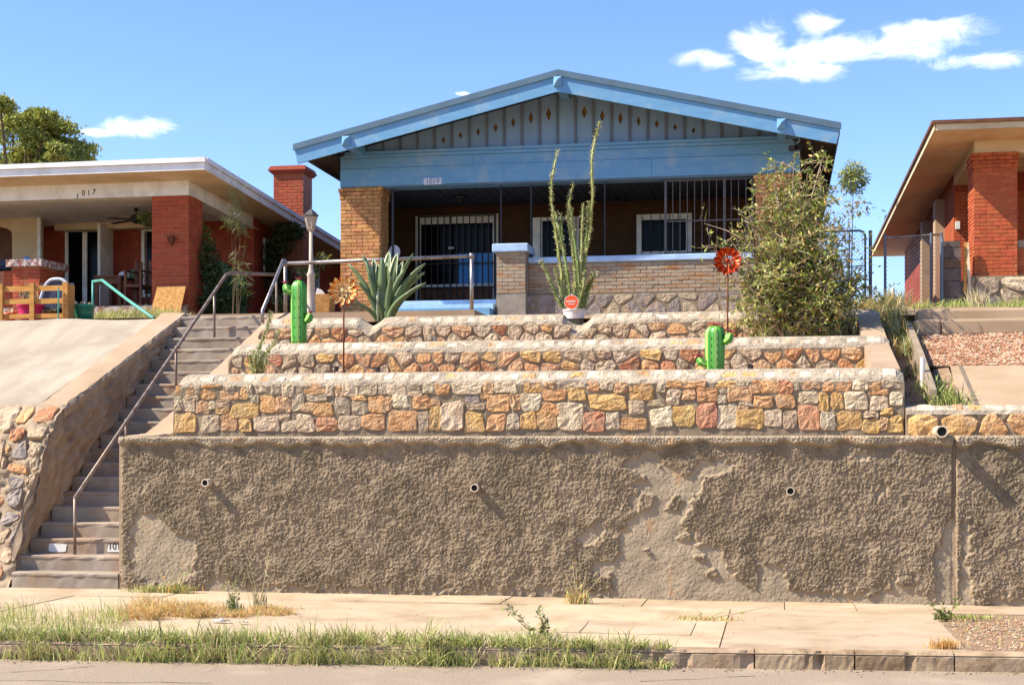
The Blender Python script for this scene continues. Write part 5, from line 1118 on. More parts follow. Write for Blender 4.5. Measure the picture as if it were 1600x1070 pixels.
# ------------------------------------------------------------------ sheet-metal cacti
def metal_cactus(x, y, z, w, h, arms, label):
    t = thing('metal_cactus', label, 'garden ornament', (x, y, z)); n = 5
    mb = MB(); rings = []; K = 18; lob = 8
    for i in range(14):
        s = i / 13; zz = z + h * min(1, s / .8 * .86 if s < .8 else .86 + .14 * math.sin((s - .8) / .2 * math.pi / 2)); r_ = w / 2 * (1 if s < .8 else max(.12, math.cos((s - .8) / .2 * math.pi / 2 * .97))) * (.92 + .08 * min(1, s * 3))
        rings.append([(x + r_ * math.cos(2 * math.pi * k / 32) * (1 - .20 * (1 - abs(math.cos(k / 32 * math.pi * lob)))), y + r_ * math.sin(2 * math.pi * k / 32) * .8 * (1 - .20 * (1 - abs(math.cos(k / 32 * math.pi * lob)))), zz) for k in range(32)])
    mb.loft(rings); o = mb.build('trunk', ['cactus_green', 'cactus_lime'], t, True)
    for i_, p in enumerate(o.data.polygons):
        if len(p.vertices) == 4 and (i_ % 32) in (17, 18, 19, 24, 25): p.material_index = 1
    for k, an in enumerate((-1.95, -1.25)):
        for j in range(5):
            zz = z + h * (.12 + .15 * j); MB().lathe([(.0105, 0), (.0105, .004)], (0, 0, 0), 8)
            q = Vector((x + w / 2 * .86 * math.cos(an), y + w / 2 * .8 * .86 * math.sin(an) - .004, zz)); m2 = MB(); m2.prism([q + Vector((.008 * math.cos(b), 0, .011 * math.sin(b))) for b in [i * math.pi / 3 for i in range(6)]], (0, .01, 0)); m2.build('slot', 'cactus_dark', t)
    def flower(c, s, par):
        m3 = MB()
        for k in range(7):
            a = 2 * math.pi * k / 7; d = Vector((math.cos(a), math.sin(a), .75)); sd = Vector((-math.sin(a), math.cos(a), 0)); c_ = Vector(c)
            m3.prism([c_, c_ + d * s * .5 + sd * s * .25, c_ + d * s, c_ + d * s * .5 - sd * s * .25], (0, 0, .003))
        m3.build('flower', 'petal_pink', par)
    flower((x, y, z + h - .01), .055, t)
    for (dx, dz, r_) in arms:
        ca = Vector((x + dx, y - .02, z + dz)); mb = MB(); sgn = 1 if dx > 0 else -1
        mb.tube([(x + sgn * w * .35, y, z + dz - r_ * .6), (x + dx * .8, y - .02, z + dz - r_ * .5), (x + dx, y - .02, z + dz), (x + dx * 1.12, y - .02, z + dz + r_ * .8), (x + dx * 1.16, y - .02, z + dz + r_ * 1.15)], [r_ * .55, r_ * .8, r_, r_ * .75, r_ * .2], 10)
        o = mb.build('arm', ['cactus_green', 'cactus_lime'], t, False); 
        for i_, p in enumerate(o.data.polygons):
            if i_ % 5 == 2: p.material_index = 1
        flower((x + dx * 1.16, y - .02, z + dz + r_ * 1.1), .05, t)
    return t
cy = 18.45; s_ = 18.9 / F; zc = az(466, 533, cy) - .06; metal_cactus(ax(467, cy), cy, zc, 27 * s_, 105 * s_, ((-19 * s_, 90 * s_, 7.5 * s_), (17.5 * s_, 43 * s_, 7 * s_)), 'tall green metal cactus ornament with pink flowers, left of the agave')
cy = 16.9; s_ = 16.7 / F; zc = az(1117, 577, cy) - .04; metal_cactus(ax(1117, cy), cy, zc, 31 * s_, 74 * s_, ((-22 * s_, 17 * s_, 6.5 * s_), (21 * s_, 53 * s_, 8 * s_)), 'short green metal cactus ornament with three red blooms, right on the lowest terrace')
# ------------------------------------------------------------------ garden spinners
def spinner(px, hub_py, base_z, y, r, mats, label, tilt):
    x, z = at(px, hub_py, y); t = thing('garden_spinner', label, 'garden ornament', (x, y, base_z)); rr = random.Random(px)
    MB().tube([(x, y, base_z - .1), (x, y, z)], .011, 8).build('pole', 'rust', t, True); MB().lathe([(.03, -.02), (.034, 0), (.02, .03)], (x, y - .03, z), 10).build('hub', mats[2], t, True)
    for (ring, npet, dist, yo, L, m) in ((0, 12, .55, -.05, .55, 0), (1, 12, .52, .03, .60, 1), (2, 8, .26, -.08, .36, 2)):
        for k in range(npet):
            a = 2 * math.pi * (k + .5 * ring) / npet; d = Vector((math.cos(a), 0, math.sin(a))); sd = Vector((-math.sin(a), tilt, math.cos(a))).normalized()
            c = Vector((x, y + yo, z)) + d * r * .38 * (1 if ring < 2 else .45); o_ = []; n = 12; mb = MB(); LL = r * L
            up = []
            for q in range(n):
                b = 2 * math.pi * q / n; o_.append(c + d * (LL * .5 + LL * .5 * math.cos(b)) + sd * (LL * .23 * math.sin(b)) + Vector((0, -.03 * math.cos(b), 0)))
            inn = [c + d * LL * .5 + (p - (c + d * LL * .5)) * .55 + Vector((0, .012, 0)) for p in o_]
            off = Vector((0, .004, 0)); vs = o_ + inn + [p + off for p in o_] + [p + off for p in inn]
            fs = []
            for q in range(n):
                q2 = (q + 1) % n; fs += [(q, q2, n + q2, n + q), (2 * n + q, 3 * n + q, 3 * n + q2, 2 * n + q2), (q, 2 * n + q, 2 * n + q2, q2), (n + q, n + q2, 3 * n + q2, 3 * n + q)]
            if ring != 2: fs.append(tuple(n + q for q in range(n)))
            mb.add(vs, fs, 0); o = mb.build('petal', [mats[m], mats[2]], t)
            if ring == 0:
                for i_, p in enumerate(o.data.polygons):
                    if i_ < 4 * n: p.material_index = 1
    return t
spinner(537, 455, Z1 - .05, 17.0, 25 * 17.5 / F, ('spin_gold', 'spin_orange', 'spin_cream'), 'gold and cream double flower wind spinner on a rusty pole', .25)
spinner(1137, 408, Z2 - .05, 18.75, 23 * 18.5 / F, ('spin_orange', 'spin_red', 'spin_red'), 'red-orange flower wind spinner standing against the leafy shrub', .35)
# ------------------------------------------------------------------ little solar spotlights along the lowest terrace
for (px, py, y, lb) in ((523, 574, 17.35, 'small black spot lamp left of the gold spinner pole'), (588, 575, 17.35, 'small black spot lamp right of the gold spinner pole'), (1170, 571, 17.35, 'small black spot lamp right of the short metal cactus'), (677, 528, 19.2, 'small pale spot lamp behind the middle wall, right of the agave')):
    x, z = at(px, py, y); t = thing('spot_lamp', lb, 'lamp', (x, y, z - .25), 'small garden spot lamps'); m = 'black_iron' if px != 677 else 'galv'
    MB().tube([(x, y, z - .25), (x, y, z)], .007, 6).build('stake', m, t); MB().box(x - .045, x + .045, y - .03, y + .03, z, z + .012).build('panel', m, t); MB().lathe([(.02, -.05), (.024, 0)], (x + .03, y - .02, z), 8).build('lamp_head', m, t)

# ------------------------------------------------------------------ shrubs and trees
def branchy(rr, base, tips, r0, m, parent, sub=3, mbname='branch'):
    mb = MB(); ends = []
    for tp in tips:
        b = Vector(base) + Vector((rr.uniform(-.12, .12), rr.uniform(-.08, .08), 0)); tp = Vector(tp); mid = b.lerp(tp, .5) + Vector((rr.uniform(-.12, .12), rr.uniform(-.1, .1), rr.uniform(0, .15)))
        pts = [b, b.lerp(mid, .5) + Vector((rr.uniform(-.04, .04), 0, .03)), mid, mid.lerp(tp, .6) + Vector((rr.uniform(-.04, .04), rr.uniform(-.04, .04), 0)), tp]
        mb.tube(pts, [r0, r0 * .85, r0 * .6, r0 * .4, r0 * .15], 5); ends += [pts[2], pts[3], tp]
        for k in range(sub):
            p = mid.lerp(tp, rr.uniform(0, .8)); q = p + Vector((rr.gauss(0, .22), rr.gauss(0, .18), rr.uniform(-.1, .3))); mb.tube([p, p.lerp(q, .5) + Vector((0, 0, .03)), q], [r0 * .35, r0 * .25, r0 * .1], 4); ends.append(q)
    mb.build(mbname, m, parent); return ends
rr = random.Random(21); shy = 19.05; sbx = ax(1235, shy)
sh = thing('leafy_shrub', 'big loose shrub with olive leaves and bare twigs by the top wall', 'shrub', (sbx, shy, Z2 - .05))
out_px = [(1143, 405), (1160, 360), (1170, 330), (1190, 300), (1205, 275), (1235, 262), (1262, 262), (1282, 250), (1285, 285), (1290, 320), (1300, 360), (1318, 345), (1335, 330), (1330, 390), (1322, 430), (1315, 470), (1290, 500), (1165, 480), (1170, 440), (1165, 500), (1190, 505), (1250, 300), (1240, 350), (1215, 380), (1265, 400), (1200, 420), (1250, 450), (1225, 470), (1280, 440), (1210, 330), (1185, 390), (1230, 410), (1262, 340), (1115, 390), (1140, 372), (1345, 415), (1310, 400), (1275, 470), (1300, 475), (1325, 470), (1312, 500), (1285, 515), (1335, 445), (1180, 505), (1215, 510), (1255, 505), (1232, 440), (1205, 445), (1290, 420), (1270, 380), (1225, 320)]
tipw = []
for (px, py) in out_px:
    dy = rr.uniform(-.35, .4); X, Z = at(px, py, shy + dy); tipw.append((X, shy + dy, Z))
ends = branchy(rr, (sbx, shy, Z2 - .05), tipw, .02, 'twig', sh, sub=3)
rs = np.random.RandomState(8); lp_, ld_ = [], []; mb = MB()
for e in ends:                                    # leaves sit along short twigs
    far = e.x > ax(1297, shy) and e.z > 3.75
    left = e.x < ax(1178, shy)
    for k in range(4 if far or left else 9):
        d = Vector((rr.gauss(0, 1), rr.gauss(0, .9), rr.gauss(.25, .8))).normalized(); L = rr.uniform(.12, .34); p0 = e + Vector((rr.gauss(0, .05), rr.gauss(0, .05), rr.gauss(0, .05))); p1 = p0 + d * L + Vector((0, 0, -.03 * L))
        mb.tube([p0, p1], [.0045, .002], 3, cap=False)
        for q in range(4 if far or left else 8):
            s_ = rr.uniform(.15, 1.05); lp_.append(tuple(p0.lerp(p1, s_))); o_ = Vector((rr.gauss(0, 1), rr.gauss(0, 1), rr.gauss(.1, .8))); ld_.append(tuple(d * .5 + o_ * .7))
mb.build('fine_twigs', 'twig', sh)
mb = MB()
for (px, py) in ((1110, 392), (1120, 385), (1287, 243), (1282, 262), (1240, 255), (1208, 270), (1346, 420), (1165, 350)):       # bare twigs poking out
    b_ = Vector(tipw[rr.randrange(5, 20)]); X, Z = at(px, py, shy); c_ = Vector((X, shy, Z)); q = c_.lerp(Vector((sbx, shy, 3.9)), .35); mb.tube([q, q.lerp(c_, .5) + Vector((0, .02, .03)), c_], [.010, .007, .003], 5)
mb.build('bare_twigs', 'twig', sh); print('shrub leaves', len(lp_))
leaves('foliage', lp_, .062, ['leaf_a', 'leaf_b', 'leaf_c', 'leaf_d'], sh, asp=.42, rs=rs, dirs=ld_, probs=[.34, .36, .15, .15])
# slender tree between the two houses
ty = 33.0; tx = ax(1332, ty); sm = thing('slender_tree', 'thin young tree with one tuft of leaves in the gap between the houses', 'tree', (tx, ty, 4.1))
MB().tube([(tx - .1, ty, 4.1), (tx - .02, ty, 5.5), (tx, ty, 6.6), (tx + .02, ty, az(1333, 262, ty))], [.016, .013, .010, .005], 6).build('trunk', 'bark', sm)
X, Z = at(1333, 278, ty); q = np.random.RandomState(4).randn(1100, 3); q = q / np.linalg.norm(q, axis=1)[:, None] * np.random.RandomState(5).uniform(.05, 1, 1100)[:, None] ** .5
leaves('crown', np.array([X, ty, Z]) + q * np.array([.33, .33, .38]), .13, ['leaf_grey', 'leaf_a', 'leaf_b'], sm, asp=.2, rs=np.random.RandomState(6), droop=.3)
X, Z = at(1345, 330, ty); q = np.random.RandomState(7).randn(60, 3) * np.array([.25, .2, .12]); leaves('lower_leaves', np.array([X, ty, Z]) + q, .12, ['leaf_grey', 'leaf_c'], sm, asp=.25, droop=.3)
# big tree behind the left house
by2 = 52.0; bt = thing('big_tree', 'large rounded olive-green tree behind the left house roof', 'tree', (ax(20, by2), by2, 4.0))
cx_ = ax(25, by2); MB().tube([(cx_, by2, 4), (cx_ + .2, by2, 7), (cx_ - .1, by2, 10)], [.5, .4, .25], 10).build('trunk', 'bark', bt)
rs = np.random.RandomState(12); rr = random.Random(5); P_ = []; mb = MB()
for (px, py, r_) in ((10, 200, 34), (40, 195, 30), (70, 200, 30), (90, 225, 28), (30, 235, 36), (60, 240, 34), (-5, 240, 34), (45, 220, 26), (85, 245, 26), (105, 243, 22), (0, 250, 40), (118, 250, 14), (75, 185, 16), (22, 176, 18), (50, 182, 14), (60, 268, 40), (10, 280, 45)):
    X, Z = at(px, py, by2); yy = by2 + rr.uniform(-2, 2); rad = r_ / F * by2; mb.tube([(cx_, by2, 8.5), ((cx_ + X) / 2, (by2 + yy) / 2, (8.5 + Z) / 2 + .2), (X, yy, Z)], [.14, .09, .04], 6)
    for k in range(9):
        q = rs.randn(3); q /= np.linalg.norm(q); c = np.array([X, yy, Z]) + q * rad * .62; s = rad * .34; g = rs.randn(330, 3); P_.append(c + g * np.array([s, s, s * .5]))
mb.build('limbs', 'bark', bt); leaves('crown', np.concatenate(P_), .15, ['leaf_t', 'leaf_t2', 'leaf_b'], bt, asp=.5, rs=rs, probs=[.45, .3, .25])
# dark evergreen shrubs and a willowy plant beside the left house
def blob_shrub(name, label, items, y, mats, n, size, asp=.35, droop=0., stemm='bark', probs=None, sr=1.):
    c = [at(px, py, y) for (px, py, _, _) in items]; bx_ = c[0][0]; t = thing(name, label, 'shrub', (bx_, y, 3.7)); rs = np.random.RandomState(int(abs(bx_) * 100)); P_ = []; mb = MB()
    for (px, py, rx, rz), (X, Z) in zip(items, c):
        yy = y + rs.uniform(-.15, .15); mb.tube([(bx_ + rs.uniform(-.1, .1), y, 3.6), ((bx_ + X) / 2, y, (3.6 + Z) / 2), (X, yy, Z)], [.03 * sr, .02 * sr, .008 * sr], 5); g = rs.randn(n, 3); g = g / np.linalg.norm(g, axis=1)[:, None] * (rs.uniform(0, 1, n)[:, None] ** .45)
        P_.append(np.array([X, yy, Z]) + g * np.array([rx / F * y, .35, rz / F * y]))
    mb.build('stems', stemm, t); leaves('foliage', np.concatenate(P_), size, mats, t, asp=asp, rs=rs, droop=droop, probs=probs); return t
blob_shrub('evergreen_shrub', 'dark bushy evergreen at the foot of the left red column', [(340, 445, 34, 40), (325, 410, 16, 40), (360, 465, 30, 25), (345, 475, 36, 16)], 25.6, ['leaf_dk', 'leaf_d'], 900, .09)
blob_shrub('climbing_vine', 'dark vine hanging on the left house wall under the eave', [(445, 375, 22, 30), (430, 400, 20, 40), (415, 420, 22, 40), (462, 362, 14, 14), (400, 440, 20, 34), (440, 440, 20, 30)], 29.0, ['leaf_dk', 'leaf_d'], 500, .10)
blob_shrub('hanging_fern', 'green fern hanging beside the left porch column', [(229, 343, 9, 13), (324, 372, 9, 26)], 25.9, ['leaf_d', 'leaf_a'], 220, .08)
blob_shrub('willowy_plant', 'tall wispy grey-green plant rising past the left house eave', [(368, 330, 8, 45), (362, 345, 16, 14), (375, 350, 16, 18), (366, 300, 5, 28), (372, 410, 10, 45), (380, 440, 12, 30)], 24.6, ['leaf_grey', 'leaf_a'], 90, .18, asp=.045, droop=.9, stemm='bark', sr=.25)
blob_shrub('bench_bush', 'low dark plants on the ground between the two houses', [(450, 470, 40, 20), (480, 425, 22, 10), (500, 405, 14, 8)], 26.5, ['leaf_dk', 'leaf_a', 'leaf_grey'], 260, .12, asp=.2, droop=.3)
X, Z = at(352, 422, 27.2); mb = MB(); mb.prism([(X - .45, 27.2, 3.7), (X + .35, 27.2, 3.7), (X + .32, 27.2, Z - .12), (X - .1, 27.2, Z + .18), (X - .45, 27.2, Z + .22)], (0, .3, 0)); mat('green_tarp', '5d7a54', '4e6a47', rough=.8); tag(mb.build('garden_shed_panel', 'green_tarp'), 'slanting green panel behind the evergreen beside the left house', 'panel')

# ================================================================== CLUTTER ON THE LEFT YARD
ZY = 3.62
def pp(px, py, y): X, Z = at(px, py, y); return Vector((X, y, Z))
pg = thing('pallet_gate', 'unfinished wooden lattice frame lying upright at the edge of the concrete apron', 'pallet', (ax(55, 21.1), 21.1, ZY)); y = 21.1
def board(nm, a, b, w, d, m, par, yo=0.): 
    A_, B_ = pp(*a, y + yo), pp(*b, y + yo); return MB().bar(A_, B_, d, w, up=(0, 1, 0) if abs(A_.z - B_.z) > abs(A_.x - B_.x) else (0, 0, 1)).build(nm, m, par)
for i, (px, w) in enumerate(((3, 7), (52, 7), (104, 8))): MB().box(*(lambda X0, X1: (X0, X1))(ax(px - w / 2, y), ax(px + w / 2, y)), y - .055, y - .02, ZY - .0, az(px, 444, y) + .015 * i).build('upright', 'wood_new', pg)
for py, h in ((451, 8), (471, 8), (494, 7)): MB().box(ax(-20, y), ax(108, y), y - .018, y + .01, az(50, py + h / 2, y), az(50, py - h / 2, y)).build('crossbar', 'wood_new', pg)
MB().box(ax(106, y + .15), ax(112, y + .15), y + .011, y + .25, ZY, az(110, 443, y)).build('end_board', 'wood_new', pg)
x, z = at(91, 449, y - .1); MB().tube([(x - .01, y - .09, ZY), (x, y - .09, z)], .012, 6).build('green_stake', 'plastic_teal', pg)
y = 22.0; ch = thing('plastic_chair', 'navy woven-back plastic chair behind the wooden lattice frame', 'chair', (ax(90, y), y, ZY)); X0, X1 = ax(58, y), ax(119, y); zt = az(90, 436, y); zs = az(90, 472, y)
arc = [Vector((X0 + .05 + (X1 - X0 - .1) * (.5 - .5 * math.cos(t)), y, zs + (zt - zs) * (1 - abs(math.cos(t)) ** 3.2))) for t in np.linspace(0, math.pi, 17)]
MB().tube([Vector((X0 - .0, y, zs - .1))] + arc + [Vector((X1, y, zs - .1))], .028, 8).build('back_rim', 'foil', ch, True)
mb = MB(); 
for k in range(18):
    t = k / 17; xa = X0 + .06 + (X1 - X0 - .12) * t; zz = zs + (zt - zs) * (1 - abs(1 - 2 * t) ** 3.2) - .01
    mb.bar((xa, y + .01, zs - .12), (xa, y + .012, max(zz, zs - .05)), .022, .008, up=(0, 1, 0))
for k in range(14):
    zz = zs - .1 + (zt - zs + .05) * k / 14; mb.bar((X0 + .05, y + .02, zz), (X1 - .05, y + .02, zz), .008, .024)
mb.build('woven_back', 'plastic_navy', ch)
o = MB().box(X0 + .02, X1 - .02, y - .45, y + .03, zs - .17, zs - .13).build('seat', 'plastic_navy', ch)
for (xa, ya) in ((X0 + .04, y - .42), (X1 - .04, y - .42), (X0 + .03, y), (X1 - .03, y)): MB().tube([(xa, ya, ZY), (xa, ya, zs - .14)], .022, 6).build('leg', 'plastic_navy', ch)
for xa in (X0, X1): MB().tube([(xa, y, zs - .02), (xa, y - .3, zs - .0), (xa, y - .43, zs - .1), (xa, y - .43, ZY + .3)], .022, 6).build('armrest', 'foil', ch)
def pot_(nm, px0, px1, pyt, y, m, label, soil=True, plant=None, rimf=1.08, low=.72):
    X0, X1 = ax(px0, y), ax(px1, y); xc = (X0 + X1) / 2; r_ = (X1 - X0) / 2; zt = az((px0 + px1) / 2, pyt, y); h = max(.1, zt - ZY); t = thing(nm, label, 'pot', (xc, y, ZY))
    MB().lathe([(r_ * low, 0), (r_ * .93, h * .5), (r_, h - .05), (r_ * rimf, h - .04), (r_ * rimf, h), (r_ * .92, h), (r_ * .9, h - .04)], (xc, y, ZY), 20).build('pot_shell', m, t, True); MB().lathe([(r_ * .9, 0), (r_ * .9, .01)], (xc, y, zt - .05), 14).build('potting_soil', 'dirt', t)
    if plant:
        rs = np.random.RandomState(px0 + 3); n, s_, mm, hh = plant; b = np.stack([xc + rs.randn(n) * r_ * .4, y + rs.randn(n) * r_ * .4, np.full(n, zt - .05)], 1); blades('sprouts', b, np.full(n, hh), mm, t, w=s_, lean=.6, rs=rs)
    return t
y = 21.7
pot_('flower_pot', 30, 66, 475, 21.45, 'plastic_pink', 'bright pink tub behind the wooden lattice frame', plant=(26, .012, ['agave', 'leaf_grey'], .42))
pot_('flower_pot', 6, 24, 489, 21.4, 'plastic_orange', 'low orange pot behind the left end of the lattice frame', plant=(10, .008, ['grass_straw'], .15))
pot_('flower_pot', 117, 146, 476, 21.5, 'plastic_green', 'round green pot at the right end of the lattice frame', plant=(50, .012, ['grass_straw', 'thorn'], .11), low=.75)
pot_('flower_pot', 70, 86, 486, 21.5, 'wood_brown', 'small brown pot with leaves, behind the lattice frame', plant=(16, .01, ['leaf_a', 'leaf_grey'], .16))
pot_('flower_pot', 88, 100, 482, 21.6, 'dark_inside', 'small dark pot behind the lattice frame, beside the brown one', plant=(16, .01, ['leaf_a', 'leaf_c'], .16))
tr = thing('teal_handrail', 'bent teal pipe handrail sloping down to the head of the stairs', 'handrail', (-10.1, 21.2, 3.6))
p_ = [pp(145, 440, 22.6), pp(160, 438, 22.45), pp(165, 442, 22.3), pp(200, 469, 21.7), pp(240, 497, 21.0)]
MB().tube(p_ + [p_[-1] + Vector((0, 0, -.12))], .025, 10).build('rail', 'plastic_teal', tr, True); MB().tube([p_[0], Vector((p_[0].x, p_[0].y, 3.65))], .02, 8).build('post', 'plastic_teal', tr, True)
ob = pp(253, 470, 24.5); bx0, bx1 = ax(230, 24.5), ax(277, 24.5); zb = az(250, 492, 24.5); mb = MB(); zt = az(250, 445, 24.6)
mb.prism([(bx0, 24.45, 3.72), (bx1, 24.45, 3.72), (bx1 + .01, 24.86, zt), (bx0 + .03, 24.86, zt)], (0, .025, 0)); ob = mb.build('plywood_sheet', 'osb'); tag(ob, 'square sheet of raw chipboard leaning on the left red column', 'board')
for (px, m, lb) in ((281, 'brick_red', 'pair of loose bricks stacked beside the chipboard sheet, the left pile'), (297, 'concrete_old', 'grey block beside the chipboard sheet, the right pile')):
    x = ax(px, 24.6); t = thing('loose_bricks', lb, 'bricks', (x, 24.6, 3.73))
    MB().box(x - .09, x + .09, 24.5, 24.7, 3.73, 3.93).build('block', 'wood_grey', t); MB().box(x - .08, x + .07, 24.52, 24.68, 3.932, 4.03).build('block', m, t)
y = 25.9; tb = thing('wooden_table', 'brown wooden table under the left porch with things on top', 'table', (ax(185, y), y, LF)); X0, X1 = ax(158, y), ax(200, y); zt = az(180, 433, y)
MB().box(X0, X1, y - .3, y + .4, zt - .03, zt).build('tabletop', 'wood_brown', tb); MB().box(X0 + .03, X1 - .03, y - .26, y - .23, zt - .16, zt - .032).build('apron', 'wood_brown', tb)
for (xa, ya) in ((X0 + .04, y - .26), (X1 - .04, y - .26), (X0 + .04, y + .36), (X1 - .04, y + .36)): MB().box(xa - .03, xa + .03, ya - .03, ya + .03, LF, zt - .031).build('leg', 'wood_brown', tb)
rs_ = random.Random(1)
def crumple(nm, px, py, y, s, m, label, cat):
    X, Z = at(px, py, y); mb = MB(); rr = random.Random(px); rings = [[(X + s * 1.2 * q * math.cos(a) * rr.uniform(.8, 1.15), y + s * q * math.sin(a) * rr.uniform(.8, 1.15), Z + h * s) for a in [2 * math.pi * k / 9 for k in range(9)]] for (q, h) in ((.8, -.6), (1, -.2), (.75, .35), (.25, .65))]
    mb.loft(rings); tag(mb.build(nm, m), label, cat)
crumple('crumpled_bag', 194, 429, 25.8, .10, 'foil', 'crumpled pale bag on the right end of the porch table', 'bag')
crumple('green_cushion', 212, 428, 25.95, .15, 'green_tarp', 'dull green cloth bundle on the porch chair by the red column', 'cloth')
y = 25.6; wc = thing('wooden_armchair', 'brown wooden armchair between the porch table and the red column', 'chair', (ax(216, y), y, LF)); X0, X1 = ax(203, y), ax(230, y); zs = LF + .42
MB().box(X0, X1, y - .25, y + .25, zs - .05, zs).build('seat', 'wood_brown', wc)
for (xa, ya, zz) in ((X0 + .02, y - .23, zs + .24), (X1 - .02, y - .23, zs + .24), (X0 + .02, y + .23, zs + .5), (X1 - .02, y + .23, zs + .5)): MB().box(xa - .022, xa + .022, ya - .022, ya + .022, LF, zz).build('leg', 'wood_brown', wc)
for xa in (X0 + .02, X1 - .02): MB().bar((xa, y - .28, zs + .25), (xa, y + .25, zs + .27), .05, .03).build('armrest', 'wood_brown', wc)
for k in range(4): xa = X0 + .05 + (X1 - X0 - .1) * k / 3; MB().box(xa - .02, xa + .02, y + .22, y + .24, zs + .05, zs + .48).build('back_slat', 'wood_brown', wc)
crumple('blue_rag', 42, 405, 25.2, .07, 'curtain_blue', 'small blue rag lying on the left pedestal cap', 'cloth'); crumple('dark_bag', 4, 414, 25.6, .16, 'plastic_navy', 'dark bundle on the low wall at the left edge', 'bag')

# ================================================================== FENCES AND GATE ON THE RIGHT
def chain(mb, x0, x1, y, z0, z1, s=.075, r=.0022):
    n = int((x1 - x0 + z1 - z0) / s)
    for sg in (1, -1):
        for k in range(n + 1):
            c = x0 + k * s - (z1 - z0 if sg > 0 else 0); 
            # line x = c + sg*(z - z0)
            if sg > 0: za = max(0, x0 - c); zb = min(z1 - z0, x1 - c)
            else: za = max(0, c - x1); zb = min(z1 - z0, c - x0)
            if zb - za > .03: mb.bar((c + sg * za, y + r * sg, z0 + za), (c + sg * zb, y + r * sg, z0 + zb), r * 2, r * 2, up=(0, 1, 0))
gy = 27.6; ga = thing('chain_link_gate', 'blue-grey chain link gate with a rounded corner behind the leafy shrub', 'gate', (ax(1325, gy), gy, 4.1)); X0, X1 = ax(1268, gy), ax(1352, gy); zt = az(1320, 361, gy); zb = 4.22
mat('gate_paint', '6f7780', '5b636c', rough=.5, metal=.3)
MB().tube([(X0, gy, zb), (X0, gy, zt - .08), (X0 + .08, gy, zt), (X1 - .1, gy, zt), (X1 - .03, gy, zt - .03), (X1, gy, zt - .1), (X1, gy, zb), (X0, gy, zb)], .021, 8).build('frame', 'gate_paint', ga, True)
MB().tube([(ax(1327, gy), gy, zb), (ax(1327, gy), gy, zt)], .014, 6).build('brace', 'gate_paint', ga); 
for py in (406, 416): MB().tube([(X0, gy, az(1320, py, gy)), (X1, gy, az(1320, py, gy) )], .008, 6).build('rail', 'gate_paint', ga)
mb = MB(); chain(mb, X0 + .02, X1 - .02, gy, zb, zt - .02); tag(mb.build('wire_mesh', 'gate_paint', ga), kind='stuff')
po = MB(); x = ax(1360, gy); po.tube([(x, gy, 4.0), (x, gy, az(1360, 363, gy))], .032, 10); po.lathe([(.035, 0), (.035, .02), (.01, .04)], (x, gy, az(1360, 363, gy)), 10); tag(po.build('gate_post', 'gate_paint'), 'steel post beside the chain link gate', 'post')
fy = 27.2; cf = thing('chain_link_fence', 'rusty chain link fence between the gate and the right house', 'fence', (ax(1425, fy), fy, 4.1)); X0, X1 = ax(1381, fy), ax(1472, fy); zt = az(1425, 369, fy)
MB().tube([(X0, fy, zt - .02), (X1, fy, zt + .02)], .018, 8).build('top_rail', 'galv', cf)
for px in (1383, 1455, 1471): x = ax(px, fy); MB().tube([(x, fy, 4.0), (x, fy, zt + .05)], .025, 8).build('post', 'gate_paint', cf)
mb = MB(); chain(mb, X0, X1, fy, 4.15, zt); tag(mb.build('wire_mesh', 'galv', cf), kind='stuff')
py0 = 26.3; sp = thing('scrap_board_stack', 'upright stack of grey and brown scrap boards beside the right brick column', 'boards', (ax(1492, py0), py0, 4.1)); X0, X1 = ax(1473, py0), ax(1503, py0); zz = 4.12; tot = az(1490, 376, py0) - zz; rr = random.Random(2)
for i, (h, m) in enumerate(((.10, 'concrete_old'), (.27, 'wood_grey'), (.20, 'wood_grey'), (.16, 'wood_new'), (.17, 'wood_grey'), (.10, 'wood_grey'))):
    hh = h * tot; MB().box(X0 + rr.uniform(0, .02), X1 - rr.uniform(0, .03), py0 + rr.uniform(0, .03), py0 + .12, zz + .004, zz + hh - .004).build('board', m if m != 'wood_new' else 'bark', sp); zz += hh
MB().tube([(X0 - .01, py0 - .03, 4.1), (X0 - .01, py0 - .03, zz + .05)], .022, 8).build('post', 'gate_paint', sp)
for (px, a_, m) in ((1508, .02, 'wood_new'), (1516, -.04, 'cream_trim')): x = ax(px, py0); MB().bar((x, py0 + .02, 4.3), (x + a_, py0 + .1, az(px, 378, py0)), .05, .03, up=(0, 1, 0)).build('leaning_plank', m, sp)
x, z = at(1395, 470, 22.5); mb = MB(); mb.tube([(x, 22.5, 3.5), (x, 22.5, az(1393, 450, 22.5))], .03, 8); tag(mb.build('stub_post', 'white_plastic'), 'short white stub post left of the scrap boards', 'post')

